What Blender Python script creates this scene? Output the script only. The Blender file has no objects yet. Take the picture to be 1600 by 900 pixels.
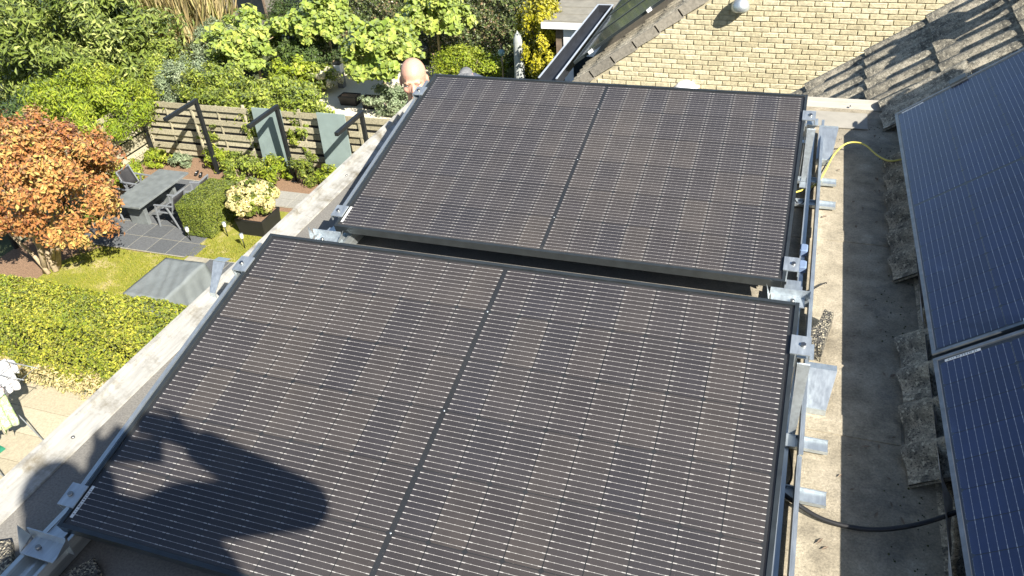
import bpy, math, random
import numpy as np
from mathutils import Vector, Matrix

random.seed(7)
RNG = np.random.default_rng(11)
scene = bpy.context.scene
COL = scene.collection

# ------------------------------------------------------------------ camera
CAM = Vector((1.672, -0.854, 1.759))
yaw, pitch, roll = 0.3787, 0.6143, -0.0859
fw = Vector((-math.sin(yaw) * math.cos(pitch), math.cos(yaw) * math.cos(pitch), -math.sin(pitch)))
rt = Vector((math.cos(yaw), math.sin(yaw), 0))
up = rt.cross(fw)
R_ = math.cos(roll) * rt + math.sin(roll) * up
U_ = -math.sin(roll) * rt + math.cos(roll) * up
cam_data = bpy.data.cameras.new('camera')
cam = bpy.data.objects.new('camera', cam_data)
COL.objects.link(cam)
cam.matrix_world = Matrix((
    (R_.x, U_.x, -fw.x, CAM.x), (R_.y, U_.y, -fw.y, CAM.y),
    (R_.z, U_.z, -fw.z, CAM.z), (0, 0, 0, 1)))
cam_data.sensor_width = 36.0
cam_data.lens = 1250.73 / 1600 * 36
cam_data.clip_start = 0.02
cam_data.clip_end = 2000
scene.camera = cam

# ------------------------------------------------------------------ light
SUN_D = Vector((-0.655, 0.436, -0.622)).normalized()      # direction the light travels
elev = math.asin(-SUN_D.z)
world = bpy.data.worlds.new('World'); scene.world = world
world.use_nodes = True
wn = world.node_tree.nodes; wl = world.node_tree.links
sky = wn.new('ShaderNodeTexSky'); sky.sky_type = 'NISHITA'; sky.sun_disc = False
sky.sun_elevation = elev
sky.sun_rotation = math.atan2(-SUN_D.x, -SUN_D.y)
sky.air_density = 1.0; sky.dust_density = 0.6; sky.ozone_density = 1.2
bg = wn['Background']; bg.inputs['Strength'].default_value = 0.062
wl.new(sky.outputs[0], bg.inputs['Color'])
sd = bpy.data.lights.new('sun', 'SUN'); sd.energy = 5.0; sd.angle = math.radians(0.53); sd.color = (1.0, 0.94, 0.84)
sun = bpy.data.objects.new('sun', sd); COL.objects.link(sun)
sun.rotation_euler = SUN_D.to_track_quat('-Z', 'Y').to_euler()
vs = scene.view_settings
vs.view_transform = 'Standard'; vs.look = 'None'; vs.gamma = 1.0; vs.exposure = 1.4
vs.use_curve_mapping = False

# ------------------------------------------------------------------ materials
MATS = {}
def new_mat(name):
    m = bpy.data.materials.new(name); m.use_nodes = True
    nt = m.node_tree; b = nt.nodes['Principled BSDF']
    return m, nt, b

def noise(nt, scale, detail=4, rough=0.55, coord='Object', vec=None, dist=0.0):
    n = nt.nodes.new('ShaderNodeTexNoise')
    n.inputs['Scale'].default_value = scale; n.inputs['Detail'].default_value = detail
    n.inputs['Roughness'].default_value = rough; n.inputs['Distortion'].default_value = dist
    if vec is None:
        tc = nt.nodes.new('ShaderNodeTexCoord'); vec = tc.outputs[coord]
    nt.links.new(vec, n.inputs['Vector'])
    return n

def ramp(nt, src, stops):
    r = nt.nodes.new('ShaderNodeValToRGB')
    e = r.color_ramp.elements
    while len(e) < len(stops): e.new(0.5)
    for el, (p, c) in zip(e, stops):
        el.position = p; el.color = (*c, 1) if len(c) == 3 else c
    nt.links.new(src, r.inputs['Fac'])
    return r

def bump(nt, b, src, strength=0.3, dist=0.01):
    bp = nt.nodes.new('ShaderNodeBump'); bp.inputs['Strength'].default_value = strength
    bp.inputs['Distance'].default_value = dist
    nt.links.new(src, bp.inputs['Height']); nt.links.new(bp.outputs[0], b.inputs['Normal'])

def mixc(nt, fac, a, b, mode='MIX'):
    m = nt.nodes.new('ShaderNodeMix'); m.data_type = 'RGBA'; m.blend_type = mode
    for s, v in (('Factor', fac), ('A', a), ('B', b)):
        sock = [i for i in m.inputs if i.name == s and i.enabled and (i.type == ('VALUE' if s == 'Factor' else 'RGBA'))][0]
        if hasattr(v, 'is_linked') or hasattr(v, 'links'): nt.links.new(v, sock)
        elif s == 'Factor': sock.default_value = v
        else: sock.default_value = (*v, 1)
    return [o for o in m.outputs if o.type == 'RGBA'][0]

def mathn(nt, op, a, b=None, c=None):
    m = nt.nodes.new('ShaderNodeMath'); m.operation = op
    for i, v in enumerate((a, b, c)):
        if v is None: continue
        if hasattr(v, 'links'): nt.links.new(v, m.inputs[i])
        else: m.inputs[i].default_value = v
    return m.outputs[0]

def simple(name, col, rough=0.6, metal=0.0, var=0.25, scale=6.0, bmp=0.0, bscale=60, coord='Object', spec=0.5):
    """plain surface with mottled colour and fine relief"""
    m, nt, b = new_mat(name)
    n = noise(nt, scale, 5, 0.6, coord)
    lo = tuple(c * (1 - var) for c in col); hi = tuple(min(1, c * (1 + var)) for c in col)
    r = ramp(nt, n.outputs['Fac'], [(0.3, lo), (0.7, hi)])
    nt.links.new(r.outputs[0], b.inputs['Base Color'])
    b.inputs['Roughness'].default_value = rough; b.inputs['Metallic'].default_value = metal
    b.inputs['Specular IOR Level'].default_value = spec
    if bmp:
        n2 = noise(nt, bscale, 3, 0.6, coord); bump(nt, b, n2.outputs['Fac'], bmp, 0.004)
    MATS[name] = m
    return m

def leaf_mat(name, c0, c1, c2=None, trans=0.35, gloss=0.12, rough=0.45):
    m = bpy.data.materials.new(name); m.use_nodes = True
    nt = m.node_tree; nt.nodes.clear()
    out = nt.nodes.new('ShaderNodeOutputMaterial')
    at = nt.nodes.new('ShaderNodeAttribute'); at.attribute_name = 'tint'
    stops = [(0.0, c0), (0.62, c1), (1.0, c2 or c1)]
    r = ramp(nt, at.outputs['Fac'], stops)
    d = nt.nodes.new('ShaderNodeBsdfDiffuse'); t = nt.nodes.new('ShaderNodeBsdfTranslucent')
    g = nt.nodes.new('ShaderNodeBsdfGlossy'); g.inputs['Roughness'].default_value = rough
    g.inputs['Color'].default_value = (1, 1, 1, 1)
    nt.links.new(r.outputs[0], d.inputs['Color'])
    tcol = mixc(nt, 0.35, r.outputs[0], (0.25, 0.32, 0.02))
    nt.links.new(tcol, t.inputs['Color'])
    a = nt.nodes.new('ShaderNodeMixShader'); a.inputs[0].default_value = trans
    nt.links.new(d.outputs[0], a.inputs[1]); nt.links.new(t.outputs[0], a.inputs[2])
    lw = nt.nodes.new('ShaderNodeLayerWeight'); lw.inputs['Blend'].default_value = 0.3
    f = mathn(nt, 'MULTIPLY', lw.outputs['Fresnel'], gloss * 2)
    b = nt.nodes.new('ShaderNodeMixShader')
    nt.links.new(f, b.inputs[0]); nt.links.new(a.outputs[0], b.inputs[1]); nt.links.new(g.outputs[0], b.inputs[2])
    nt.links.new(b.outputs[0], out.inputs['Surface'])
    MATS[name] = m
    return m

# ------------------------------------------------------------------ mesh building
class MB:
    """collects geometry in world (or local) coordinates; build() links it as one mesh object"""
    def __init__(s): s.v = []; s.f = []; s.sm = []
    def add(s, verts, faces, smooth=False):
        o = len(s.v); s.v += [tuple(p) for p in verts]
        s.f += [tuple(i + o for i in f) for f in faces]; s.sm += [smooth] * len(faces)
        return s
    def hexa(s, p8):
        return s.add(p8, [(0, 3, 2, 1), (4, 5, 6, 7), (0, 1, 5, 4), (1, 2, 6, 5), (2, 3, 7, 6), (3, 0, 4, 7)])
    def box(s, x0, x1, y0, y1, z0, z1):
        return s.hexa([(x0, y0, z0), (x1, y0, z0), (x1, y1, z0), (x0, y1, z0), (x0, y0, z1), (x1, y0, z1), (x1, y1, z1), (x0, y1, z1)])
    def bbox(s, x0, x1, y0, y1, z0, z1, c=0.004):
        """box with chamfered vertical edges and top"""
        def ring(i, z): return [(x0 + i + c, y0 + i, z), (x1 - i - c, y0 + i, z), (x1 - i, y0 + i + c, z), (x1 - i, y1 - i - c, z), (x1 - i - c, y1 - i, z), (x0 + i + c, y1 - i, z), (x0 + i, y1 - i - c, z), (x0 + i, y0 + i + c, z)]
        v = ring(0, z0) + ring(0, z1 - c) + ring(c, z1)
        f = [tuple(range(7, -1, -1)), tuple(range(16, 24))]
        for k in (0, 8):
            f += [(k + i, k + (i + 1) % 8, k + 8 + (i + 1) % 8, k + 8 + i) for i in range(8)]
        return s.add(v, f)
    def bar(s, a, b, w, h, upv=(0, 0, 1)):
        a = Vector(a); b = Vector(b); d = (b - a).normalized(); u = Vector(upv)
        r = d.cross(u)
        if r.length < 1e-4: r = d.cross(Vector((0, 1, 0)))
        r.normalize(); u = r.cross(d)
        q = []
        for p in (a, b):
            q += [p - r * w / 2 - u * h / 2, p + r * w / 2 - u * h / 2, p + r * w / 2 + u * h / 2, p - r * w / 2 + u * h / 2]
        return s.add(q, [(3, 2, 1, 0), (4, 5, 6, 7), (0, 1, 5, 4), (1, 2, 6, 5), (2, 3, 7, 6), (3, 0, 4, 7)])
    def tube(s, pts, rad, n=8, cap=True):
        pts = [Vector(p) for p in pts]
        rads = rad if isinstance(rad, (list, tuple)) else [rad] * len(pts)
        v = []; f = []; ref = Vector((0.31, 0.17, 0.93))
        for i, p in enumerate(pts):
            d = (pts[min(i + 1, len(pts) - 1)] - pts[max(i - 1, 0)]).normalized()
            r = d.cross(ref)
            if r.length < 0.05: r = d.cross(Vector((1, 0, 0)))
            r.normalize(); u = r.cross(d)
            for k in range(n):
                a = 2 * math.pi * k / n
                v.append(p + (r * math.cos(a) + u * math.sin(a)) * rads[i])
        for i in range(len(pts) - 1):
            f += [(i * n + k, i * n + (k + 1) % n, (i + 1) * n + (k + 1) % n, (i + 1) * n + k) for k in range(n)]
        s.add(v, f, True)
        if cap:
            o = len(s.v) - len(v)
            s.f.append(tuple(o + k for k in range(n - 1, -1, -1))); s.sm.append(False)
            s.f.append(tuple(o + (len(pts) - 1) * n + k for k in range(n))); s.sm.append(False)
        return s
    def lathe(s, c, prof, n=16):
        v = []; f = []
        for r, z in prof:
            for k in range(n):
                a = 2 * math.pi * k / n; v.append((c[0] + r * math.cos(a), c[1] + r * math.sin(a), c[2] + z))
        for i in range(len(prof) - 1):
            f += [(i * n + k, i * n + (k + 1) % n, (i + 1) * n + (k + 1) % n, (i + 1) * n + k) for k in range(n)]
        f.append(tuple(range(n - 1, -1, -1))); f.append(tuple((len(prof) - 1) * n + k for k in range(n)))
        return s.add(v, f, True)
    def prism(s, prof, p0, p1, ax, ay):
        """profile (list of 2D) in axes ax, ay swept from p0 to p1"""
        p0 = Vector(p0); p1 = Vector(p1); ax = Vector(ax); ay = Vector(ay); n = len(prof)
        v = [p + ax * a + ay * b for p in (p0, p1) for a, b in prof]
        f = [tuple(range(n - 1, -1, -1)), tuple(range(n, 2 * n))]
        f += [(i, (i + 1) % n, n + (i + 1) % n, n + i) for i in range(n)]
        return s.add(v, f)
    def grid(s, fn, nu, nv, smooth=True, thick=0):
        v = [Vector(fn(i / nu, j / nv)) for j in range(nv + 1) for i in range(nu + 1)]
        f = [(j * (nu + 1) + i, j * (nu + 1) + i + 1, (j + 1) * (nu + 1) + i + 1, (j + 1) * (nu + 1) + i) for j in range(nv) for i in range(nu)]
        return s.add(v, f, smooth)
    def mesh(s, name, mat, off=(0, 0, 0)):
        me = bpy.data.meshes.new(name)
        me.from_pydata([(p[0] - off[0], p[1] - off[1], p[2] - off[2]) for p in s.v], [], s.f)
        me.polygons.foreach_set('use_smooth', s.sm)
        me.materials.append(MATS[mat] if isinstance(mat, str) else mat)
        me.update()
        return me
    def build(s, name, mat, parent=None, local=False, label=None):
        off = (0, 0, 0)
        if parent is not None and not local:
            off = world_loc(parent)
        o = bpy.data.objects.new(name, s.mesh(name, mat, off)); COL.objects.link(o)
        if parent is not None: o.parent = parent
        if label: o['label'] = label
        return o

def world_loc(o):
    l = Vector(o.location)
    while o.parent is not None:
        o = o.parent; l = l + Vector(o.location)
    return l

def tag(o, label, cat, group=None, kind=None):
    if label: o['label'] = label
    if cat: o['category'] = cat
    if group: o['group'] = group
    if kind: o['kind'] = kind
    return o

def thing(name, loc, label, cat, group=None):
    o = bpy.data.objects.new(name, None); COL.objects.link(o); o.location = loc
    o.empty_display_size = 0.2
    return tag(o, label, cat, group)

def struct(mb, name, mat, kind='structure'):
    o = mb.build(name, mat); o['kind'] = kind; return o

def inst(mesh, name, loc, parent=None, rot=None, scale=None):
    o = bpy.data.objects.new(name, mesh); COL.objects.link(o)
    if parent is not None: o.parent = parent
    o.location = loc
    if rot is not None: o.rotation_euler = rot
    if scale is not None: o.scale = scale
    return o

def copy_tree(o, parent=None):
    c = o.copy(); COL.objects.link(c)
    if parent is not None: c.parent = parent
    for ch in [x for x in bpy.data.objects if x.parent == o]: copy_tree(ch, c)
    return c
# ------------------------------------------------------------------ material library
def cell_mat(name, c0, c1, c2, line=(0.40, 0.39, 0.375), wl=0.00042, wp=0.0011, pitch=0.01655):
    m, nt, b = new_mat(name)
    tc = nt.nodes.new('ShaderNodeTexCoord'); sx = nt.nodes.new('ShaderNodeSeparateXYZ')
    nt.links.new(tc.outputs['Object'], sx.inputs[0])
    fr = mathn(nt, 'FRACT', mathn(nt, 'ADD', mathn(nt, 'DIVIDE', sx.outputs['Y'], pitch), 100.5))
    dist = mathn(nt, 'MULTIPLY', mathn(nt, 'ABSOLUTE', mathn(nt, 'SUBTRACT', fr, 0.5)), pitch)
    pad = mathn(nt, 'GREATER_THAN', mathn(nt, 'ABSOLUTE', sx.outputs['X']), 0.0365)
    w = mathn(nt, 'ADD', mathn(nt, 'MULTIPLY', pad, wp - wl), wl)
    mask = mathn(nt, 'LESS_THAN', dist, w)
    # small solder pads along the line
    fx = mathn(nt, 'FRACT', mathn(nt, 'ADD', mathn(nt, 'DIVIDE', sx.outputs['X'], 0.0225), 100.5))
    dx = mathn(nt, 'LESS_THAN', mathn(nt, 'ABSOLUTE', mathn(nt, 'SUBTRACT', fx, 0.5)), 0.06)
    m2 = mathn(nt, 'MULTIPLY', dx, mathn(nt, 'LESS_THAN', dist, 0.0008))
    mask = mathn(nt, 'MAXIMUM', mask, m2)
    oi = nt.nodes.new('ShaderNodeObjectInfo')
    gp = nt.nodes.new('ShaderNodeNewGeometry'); low = noise(nt, 1.5, 3, 0.55, vec=gp.outputs['Position'])
    lowr = nt.nodes.new('ShaderNodeMapRange'); lowr.inputs['From Min'].default_value = 0.3; lowr.inputs['From Max'].default_value = 0.7; nt.links.new(low.outputs['Fac'], lowr.inputs['Value'])
    fac = mathn(nt, 'ADD', mathn(nt, 'MULTIPLY', oi.outputs['Random'], 0.5), mathn(nt, 'MULTIPLY', lowr.outputs[0], 0.5))
    base = ramp(nt, fac, [(0.05, c0), (0.5, c1), (0.95, c2)])
    ns = noise(nt, 9, 3, 0.6)
    shade = ramp(nt, ns.outputs['Fac'], [(0.3, (0.82, 0.82, 0.82)), (0.7, (1.15, 1.15, 1.15))])
    c = mixc(nt, 1.0, base.outputs[0], shade.outputs[0], 'MULTIPLY')
    c = mixc(nt, mask, c, line)
    nt.links.new(c, b.inputs['Base Color'])
    b.inputs['Roughness'].default_value = 0.45
    b.inputs['Specular IOR Level'].default_value = 0.25
    MATS[name] = m
cell_mat('cell_dark', (0.022, 0.022, 0.028), (0.032, 0.029, 0.031), (0.052, 0.045, 0.041))
cell_mat('cell_blue', (0.003, 0.011, 0.055), (0.005, 0.015, 0.07), (0.007, 0.02, 0.085), line=(0.27, 0.30, 0.36), wl=0.00045, wp=0.0009, pitch=0.0182)

def glass_mat(name, dust_lo, dust_hi, dust_col, rough=0.06, smear=0.0, ior=1.45):
    m = bpy.data.materials.new(name); m.use_nodes = True
    nt = m.node_tree; nt.nodes.clear()
    out = nt.nodes.new('ShaderNodeOutputMaterial')
    tr = nt.nodes.new('ShaderNodeBsdfTransparent')
    gl = nt.nodes.new('ShaderNodeBsdfGlossy'); gl.inputs['Roughness'].default_value = rough
    df = nt.nodes.new('ShaderNodeBsdfDiffuse'); df.inputs['Color'].default_value = (*dust_col, 1)
    n1 = noise(nt, 2.2, 6, 0.62); n2 = noise(nt, 230, 2, 0.5); 
    r1 = ramp(nt, n1.outputs['Fac'], [(0.35, (dust_lo,) * 3), (0.7, (dust_hi,) * 3)])
    # speckles of dried grit
    r2 = ramp(nt, n2.outputs['Fac'], [(0.72, (0, 0, 0)), (0.78, (0.35, 0.35, 0.35))])
    f = mathn(nt, 'ADD', r1.outputs[0], r2.outputs[0])
    if smear:
        n3 = noise(nt, 6.0, 3, 0.5, dist=1.6); r3 = ramp(nt, n3.outputs['Fac'], [(0.62, (0, 0, 0)), (0.74, (smear,) * 3)])
        f = mathn(nt, 'ADD', f, r3.outputs[0])
    # dirt washed down to the lower edge, and a few dried splashes
    tco = nt.nodes.new('ShaderNodeTexCoord'); sxy = nt.nodes.new('ShaderNodeSeparateXYZ'); nt.links.new(tco.outputs['Object'], sxy.inputs[0])
    ed = nt.nodes.new('ShaderNodeMapRange'); ed.inputs['From Min'].default_value = 0.05; ed.inputs['From Max'].default_value = 0.008; ed.inputs['To Max'].default_value = 0.09
    nt.links.new(mathn(nt, 'ADD', sxy.outputs['Y'], mathn(nt, 'MULTIPLY', n1.outputs['Fac'], 0.03)), ed.inputs['Value'])
    n5 = noise(nt, 31, 2, 0.5); r5 = ramp(nt, n5.outputs['Fac'], [(0.79, (0, 0, 0)), (0.82, (0.4, 0.4, 0.4))])
    f = mathn(nt, 'ADD', f, mathn(nt, 'ADD', ed.outputs[0], r5.outputs[0]))
    a = nt.nodes.new('ShaderNodeMixShader'); nt.links.new(f, a.inputs[0])
    nt.links.new(tr.outputs[0], a.inputs[1]); nt.links.new(df.outputs[0], a.inputs[2])
    # same reflectance from both sides of the thin pane (Schlick)
    lw = nt.nodes.new('ShaderNodeLayerWeight'); lw.inputs['Blend'].default_value = 0.5
    f0 = ((ior - 1) / (ior + 1)) ** 2
    sch = mathn(nt, 'ADD', mathn(nt, 'MULTIPLY', mathn(nt, 'POWER', lw.outputs['Facing'], 5.0), 1 - f0), f0)
    b = nt.nodes.new('ShaderNodeMixShader'); nt.links.new(sch, b.inputs[0])
    nt.links.new(a.outputs[0], b.inputs[1]); nt.links.new(gl.outputs[0], b.inputs[2])
    nt.links.new(b.outputs[0], out.inputs['Surface'])
    MATS[name] = m
glass_mat('dusty_glass', 0.008, 0.035, (0.42, 0.38, 0.33), 0.07)
glass_mat('old_glass', 0.003, 0.014, (0.16, 0.25, 0.48), 0.09, smear=0.07, ior=1.55)
simple('backsheet', (0.012, 0.014, 0.016), 0.5)
simple('black_frame', (0.05, 0.06, 0.066), 0.32, 0.55, 0.2, 20, spec=0.8)
simple('grey_frame', (0.16, 0.18, 0.2), 0.35, 0.7, 0.25, 30)
simple('sticker', (0.75, 0.76, 0.74), 0.5, 0, 0.05)
simple('sticker_ink', (0.08, 0.08, 0.08), 0.6, 0, 0.05)

def alu_mat(name, col, rough, var, streak, dirt=0.0, metal=1.0):
    m, nt, b = new_mat(name)
    tc = nt.nodes.new('ShaderNodeTexCoord'); mp = nt.nodes.new('ShaderNodeMapping'); mp.inputs['Scale'].default_value = streak
    nt.links.new(tc.outputs['Object'], mp.inputs['Vector'])
    n = noise(nt, 14, 5, 0.6, vec=mp.outputs[0])
    r = ramp(nt, n.outputs['Fac'], [(0.3, tuple(c * (1 - var) for c in col)), (0.7, tuple(min(1, c * (1 + var)) for c in col))])
    c = r.outputs[0]
    if dirt:
        n2 = noise(nt, 9, 7, 0.72); r2 = ramp(nt, n2.outputs['Fac'], [(0.48, (0, 0, 0)), (0.68, (dirt,) * 3)])
        c = mixc(nt, r2.outputs[0], c, (0.13, 0.11, 0.07))
    nt.links.new(c, b.inputs['Base Color']); b.inputs['Metallic'].default_value = metal
    rr = ramp(nt, n.outputs['Fac'], [(0.2, (rough * 0.8,) * 3), (0.8, (min(1, rough * 1.25),) * 3)])
    nt.links.new(rr.outputs[0], b.inputs['Roughness'])
    MATS[name] = m
alu_mat('galvanised', (0.52, 0.57, 0.60), 0.42, 0.14, (6, 1, 6), metal=0.8)
alu_mat('aluminium_rail', (0.58, 0.62, 0.62), 0.36, 0.12, (20, 0.6, 20), metal=0.85)
alu_mat('edge_trim', (0.35, 0.345, 0.32), 0.6, 0.16, (8, 0.8, 8), 0.8, metal=0.2)
alu_mat('edge_trim_pale', (0.40, 0.38, 0.33), 0.55, 0.08, (0.8, 8, 8), 0.25, metal=0.15)
alu_mat('lead', (0.50, 0.54, 0.60), 0.6, 0.25, (3, 3, 3), 0.55, metal=0.2)
simple('steel_bolt', (0.35, 0.34, 0.32), 0.35, 1.0)

def bitumen():
    m, nt, b = new_mat('bitumen')
    tc = nt.nodes.new('ShaderNodeNewGeometry'); sx = nt.nodes.new('ShaderNodeSeparateXYZ'); nt.links.new(tc.outputs['Position'], sx.inputs[0])
    big = noise(nt, 1.7, 7, 0.66); mid = noise(nt, 11, 6, 0.7); fine = noise(nt, 150, 3, 0.7); grit = noise(nt, 420, 2, 0.6)
    grey = ramp(nt, big.outputs['Fac'], [(0.3, (0.13, 0.125, 0.115)), (0.7, (0.19, 0.18, 0.16))])
    tan = ramp(nt, mid.outputs['Fac'], [(0.28, (0.15, 0.13, 0.095)), (0.5, (0.28, 0.245, 0.18)), (0.72, (0.40, 0.35, 0.265))])
    # wind-blown sand has settled on the sheet beside the tiles
    f = nt.nodes.new('ShaderNodeMapRange'); f.inputs['From Min'].default_value = 1.2; f.inputs['From Max'].default_value = 1.75
    nt.links.new(sx.outputs['X'], f.inputs['Value'])
    c = mixc(nt, f.outputs[0], grey.outputs[0], tan.outputs[0])
    # dark moss stains near the tiles; the shaded strip's grey is put into their colour
    st = noise(nt, 3.1, 8, 0.75, dist=0.4)
    sr = ramp(nt, st.outputs['Fac'], [(0.52, (0, 0, 0)), (0.66, (0.75, 0.75, 0.75))])
    f2 = nt.nodes.new('ShaderNodeMapRange'); f2.inputs['From Min'].default_value = 1.86; f2.inputs['From Max'].default_value = 2.1
    nt.links.new(sx.outputs['X'], f2.inputs['Value'])
    dk = mathn(nt, 'MULTIPLY', sr.outputs[0], mathn(nt, 'ADD', mathn(nt, 'MULTIPLY', f2.outputs[0], 0.75), 0.12))
    c = mixc(nt, dk, c, (0.07, 0.07, 0.068))
    fr = ramp(nt, fine.outputs['Fac'], [(0.3, (0.72, 0.72, 0.72)), (0.7, (1.25, 1.25, 1.25))])
    c = mixc(nt, 1.0, c, fr.outputs[0], 'MULTIPLY')
    sp = ramp(nt, grit.outputs['Fac'], [(0.74, (0, 0, 0)), (0.79, (0.8, 0.8, 0.8))])
    c = mixc(nt, mathn(nt, 'MULTIPLY', sp.outputs[0], f.outputs[0]), c, (0.6, 0.57, 0.5))
    nt.links.new(c, b.inputs['Base Color']); b.inputs['Roughness'].default_value = 0.88
    hb = mathn(nt, 'ADD', fine.outputs['Fac'], mathn(nt, 'MULTIPLY', mid.outputs['Fac'], 1.5))
    bump(nt, b, hb, 0.35, 0.006)
    MATS['bitumen'] = m
bitumen()
simple('bitumen_strip', (0.26, 0.245, 0.21), 0.85, 0, 0.25, 5, 0.2, 200)

def tile_mat():
    m, nt, b = new_mat('roof_tile')
    big = noise(nt, 14, 7, 0.75); sp = noise(nt, 75, 4, 0.7); sp2 = noise(nt, 190, 2, 0.6)
    oi = nt.nodes.new('ShaderNodeObjectInfo')
    base = ramp(nt, big.outputs['Fac'], [(0.36, (0.085, 0.082, 0.07)), (0.5, (0.27, 0.245, 0.19)), (0.66, (0.52, 0.46, 0.35))])
    lich = ramp(nt, sp.outputs['Fac'], [(0.52, (0, 0, 0)), (0.64, (0.9, 0.9, 0.9))])
    c = mixc(nt, lich.outputs[0], base.outputs[0], (0.60, 0.55, 0.42))
    dark = ramp(nt, sp2.outputs['Fac'], [(0.33, (0.9, 0.9, 0.9)), (0.45, (0, 0, 0))])
    c = mixc(nt, dark.outputs[0], c, (0.035, 0.034, 0.03))
    tone = ramp(nt, oi.outputs['Random'], [(0, (0.75, 0.75, 0.75)), (1, (1.1, 1.1, 1.1))])
    c = mixc(nt, 1.0, c, tone.outputs[0], 'MULTIPLY')
    nt.links.new(c, b.inputs['Base Color']); b.inputs['Roughness'].default_value = 0.95
    bump(nt, b, mathn(nt, 'ADD', sp.outputs['Fac'], sp2.outputs['Fac']), 0.5, 0.004)
    MATS['roof_tile'] = m
tile_mat()

def brick_mat(name, stops, dirt):
    m, nt, b = new_mat(name)
    oi = nt.nodes.new('ShaderNodeObjectInfo')
    base = ramp(nt, oi.outputs['Random'], stops)
    tc = nt.nodes.new('ShaderNodeTexCoord')
    n = noise(nt, 22, 6, 0.7); n2 = noise(nt, 120, 3, 0.7)
    # every piece reads another patch of the noise
    off = nt.nodes.new('ShaderNodeVectorMath'); off.operation = 'ADD'
    nt.links.new(tc.outputs['Object'], off.inputs[0])
    cmb = nt.nodes.new('ShaderNodeCombineXYZ'); mu = mathn(nt, 'MULTIPLY', oi.outputs['Random'], 57.0)
    nt.links.new(mu, cmb.inputs[0]); nt.links.new(mu, cmb.inputs[2]); nt.links.new(cmb.outputs[0], off.inputs[1])
    for q in (n, n2): nt.links.new(off.outputs[0], q.inputs['Vector'])
    r = ramp(nt, n.outputs['Fac'], [(0.36, (dirt,) * 3), (0.6, (1.08, 1.08, 1.08))])
    c = mixc(nt, 1.0, base.outputs[0], r.outputs[0], 'MULTIPLY')
    nt.links.new(c, b.inputs['Base Color']); b.inputs['Roughness'].default_value = 0.9
    bump(nt, b, mathn(nt, 'ADD', n.outputs['Fac'], n2.outputs['Fac']), 0.6, 0.008)
    MATS[name] = m
brick_mat('yellow_brick', [(0, (0.46, 0.405, 0.26)), (0.5, (0.53, 0.475, 0.315)), (1, (0.60, 0.545, 0.38))], 0.74)
simple('mortar', (0.42, 0.375, 0.26), 0.95, 0, 0.3, 9, 0.4, 90)
brick_mat('paving', [(0, (0.088, 0.095, 0.102)), (0.5, (0.097, 0.104, 0.111)), (1, (0.108, 0.114, 0.12))], 0.75)
brick_mat('concrete_slab', [(0, (0.34, 0.30, 0.21)), (0.5, (0.38, 0.335, 0.24)), (1, (0.42, 0.375, 0.27))], 0.82)
brick_mat('fence_wood', [(0, (0.31, 0.28, 0.185)), (0.5, (0.38, 0.345, 0.235)), (1, (0.47, 0.43, 0.30))], 0.65)
brick_mat('grey_paver', [(0, (0.24, 0.235, 0.21)), (1, (0.33, 0.32, 0.28))], 0.85)
brick_mat('far_tile', [(0, (0.20, 0.185, 0.155)), (1, (0.32, 0.29, 0.235))], 0.7)
simple('joint_sand', (0.28, 0.26, 0.20), 0.95, 0, 0.2)
simple('soil', (0.20, 0.125, 0.075), 0.97, 0, 0.45, 30, 0.8, 60)
simple('garden_ground', (0.06, 0.075, 0.03), 0.97, 0, 0.5, 1.4, 0.6, 20)
simple('gravel', (0.62, 0.57, 0.45), 0.95, 0, 0.25, 40, 0.8, 80)
def lawn():
    m, nt, b = new_mat('lawn')
    n = noise(nt, 1.3, 6, 0.7); n2 = noise(nt, 40, 4, 0.7)
    r = ramp(nt, n.outputs['Fac'], [(0.3, (0.16, 0.19, 0.018)), (0.52, (0.25, 0.25, 0.03)), (0.64, (0.42, 0.35, 0.16))])
    r2 = ramp(nt, n2.outputs['Fac'], [(0.3, (0.6, 0.6, 0.6)), (0.7, (1.25, 1.25, 1.25))])
    nt.links.new(mixc(nt, 1, r.outputs[0], r2.outputs[0], 'MULTIPLY'), b.inputs['Base Color'])
    b.inputs['Roughness'].default_value = 0.95; bump(nt, b, n2.outputs['Fac'], 0.8, 0.03)
    MATS['lawn'] = m
lawn()
simple('slate_top', (0.15, 0.165, 0.165), 0.5, 0, 0.22, 5, 0.15, 80)
simple('chair_frame', (0.2, 0.215, 0.23), 0.5, 0.1, 0.15)
simple('chair_mesh', (0.022, 0.022, 0.024), 0.7, 0, 0.3, 40)
simple('black_steel', (0.016, 0.018, 0.02), 0.42, 0.2, 0.2)
simple('green_board', (0.20, 0.255, 0.245), 0.6, 0, 0.12, 3)
simple('cover_cloth', (0.15, 0.168, 0.17), 0.55, 0, 0.12, 4)
simple('planter_dark', (0.011, 0.011, 0.012), 0.6, 0, 0.3)
simple('bark', (0.16, 0.12, 0.085), 0.95, 0, 0.4, 12, 0.7, 60)
simple('pale_bark', (0.36, 0.28, 0.18), 0.9, 0, 0.3, 12, 0.5, 60)
simple('standing_stone', (0.36, 0.38, 0.36), 0.9, 0, 0.25, 4, 0.6, 30)
simple('white_paint', (0.78, 0.79, 0.80), 0.5, 0, 0.05, 3)
simple('cream_plastic', (0.74, 0.72, 0.66), 0.45, 0, 0.05, 3)
simple('dark_gutter', (0.022, 0.025, 0.032), 0.5, 0, 0.25, 5)
simple('gutter_edge', (0.5, 0.55, 0.62), 0.45, 0.4, 0.1)
simple('window_glass', (0.02, 0.025, 0.03), 0.05, 0, 0.2)
simple('brown_brick', (0.16, 0.12, 0.085), 0.9, 0, 0.35, 8)
simple('annex_roof', (0.20, 0.19, 0.16), 0.8, 0, 0.2, 3)
simple('rubber_black', (0.014, 0.014, 0.015), 0.5, 0, 0.25, 20)
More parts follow.
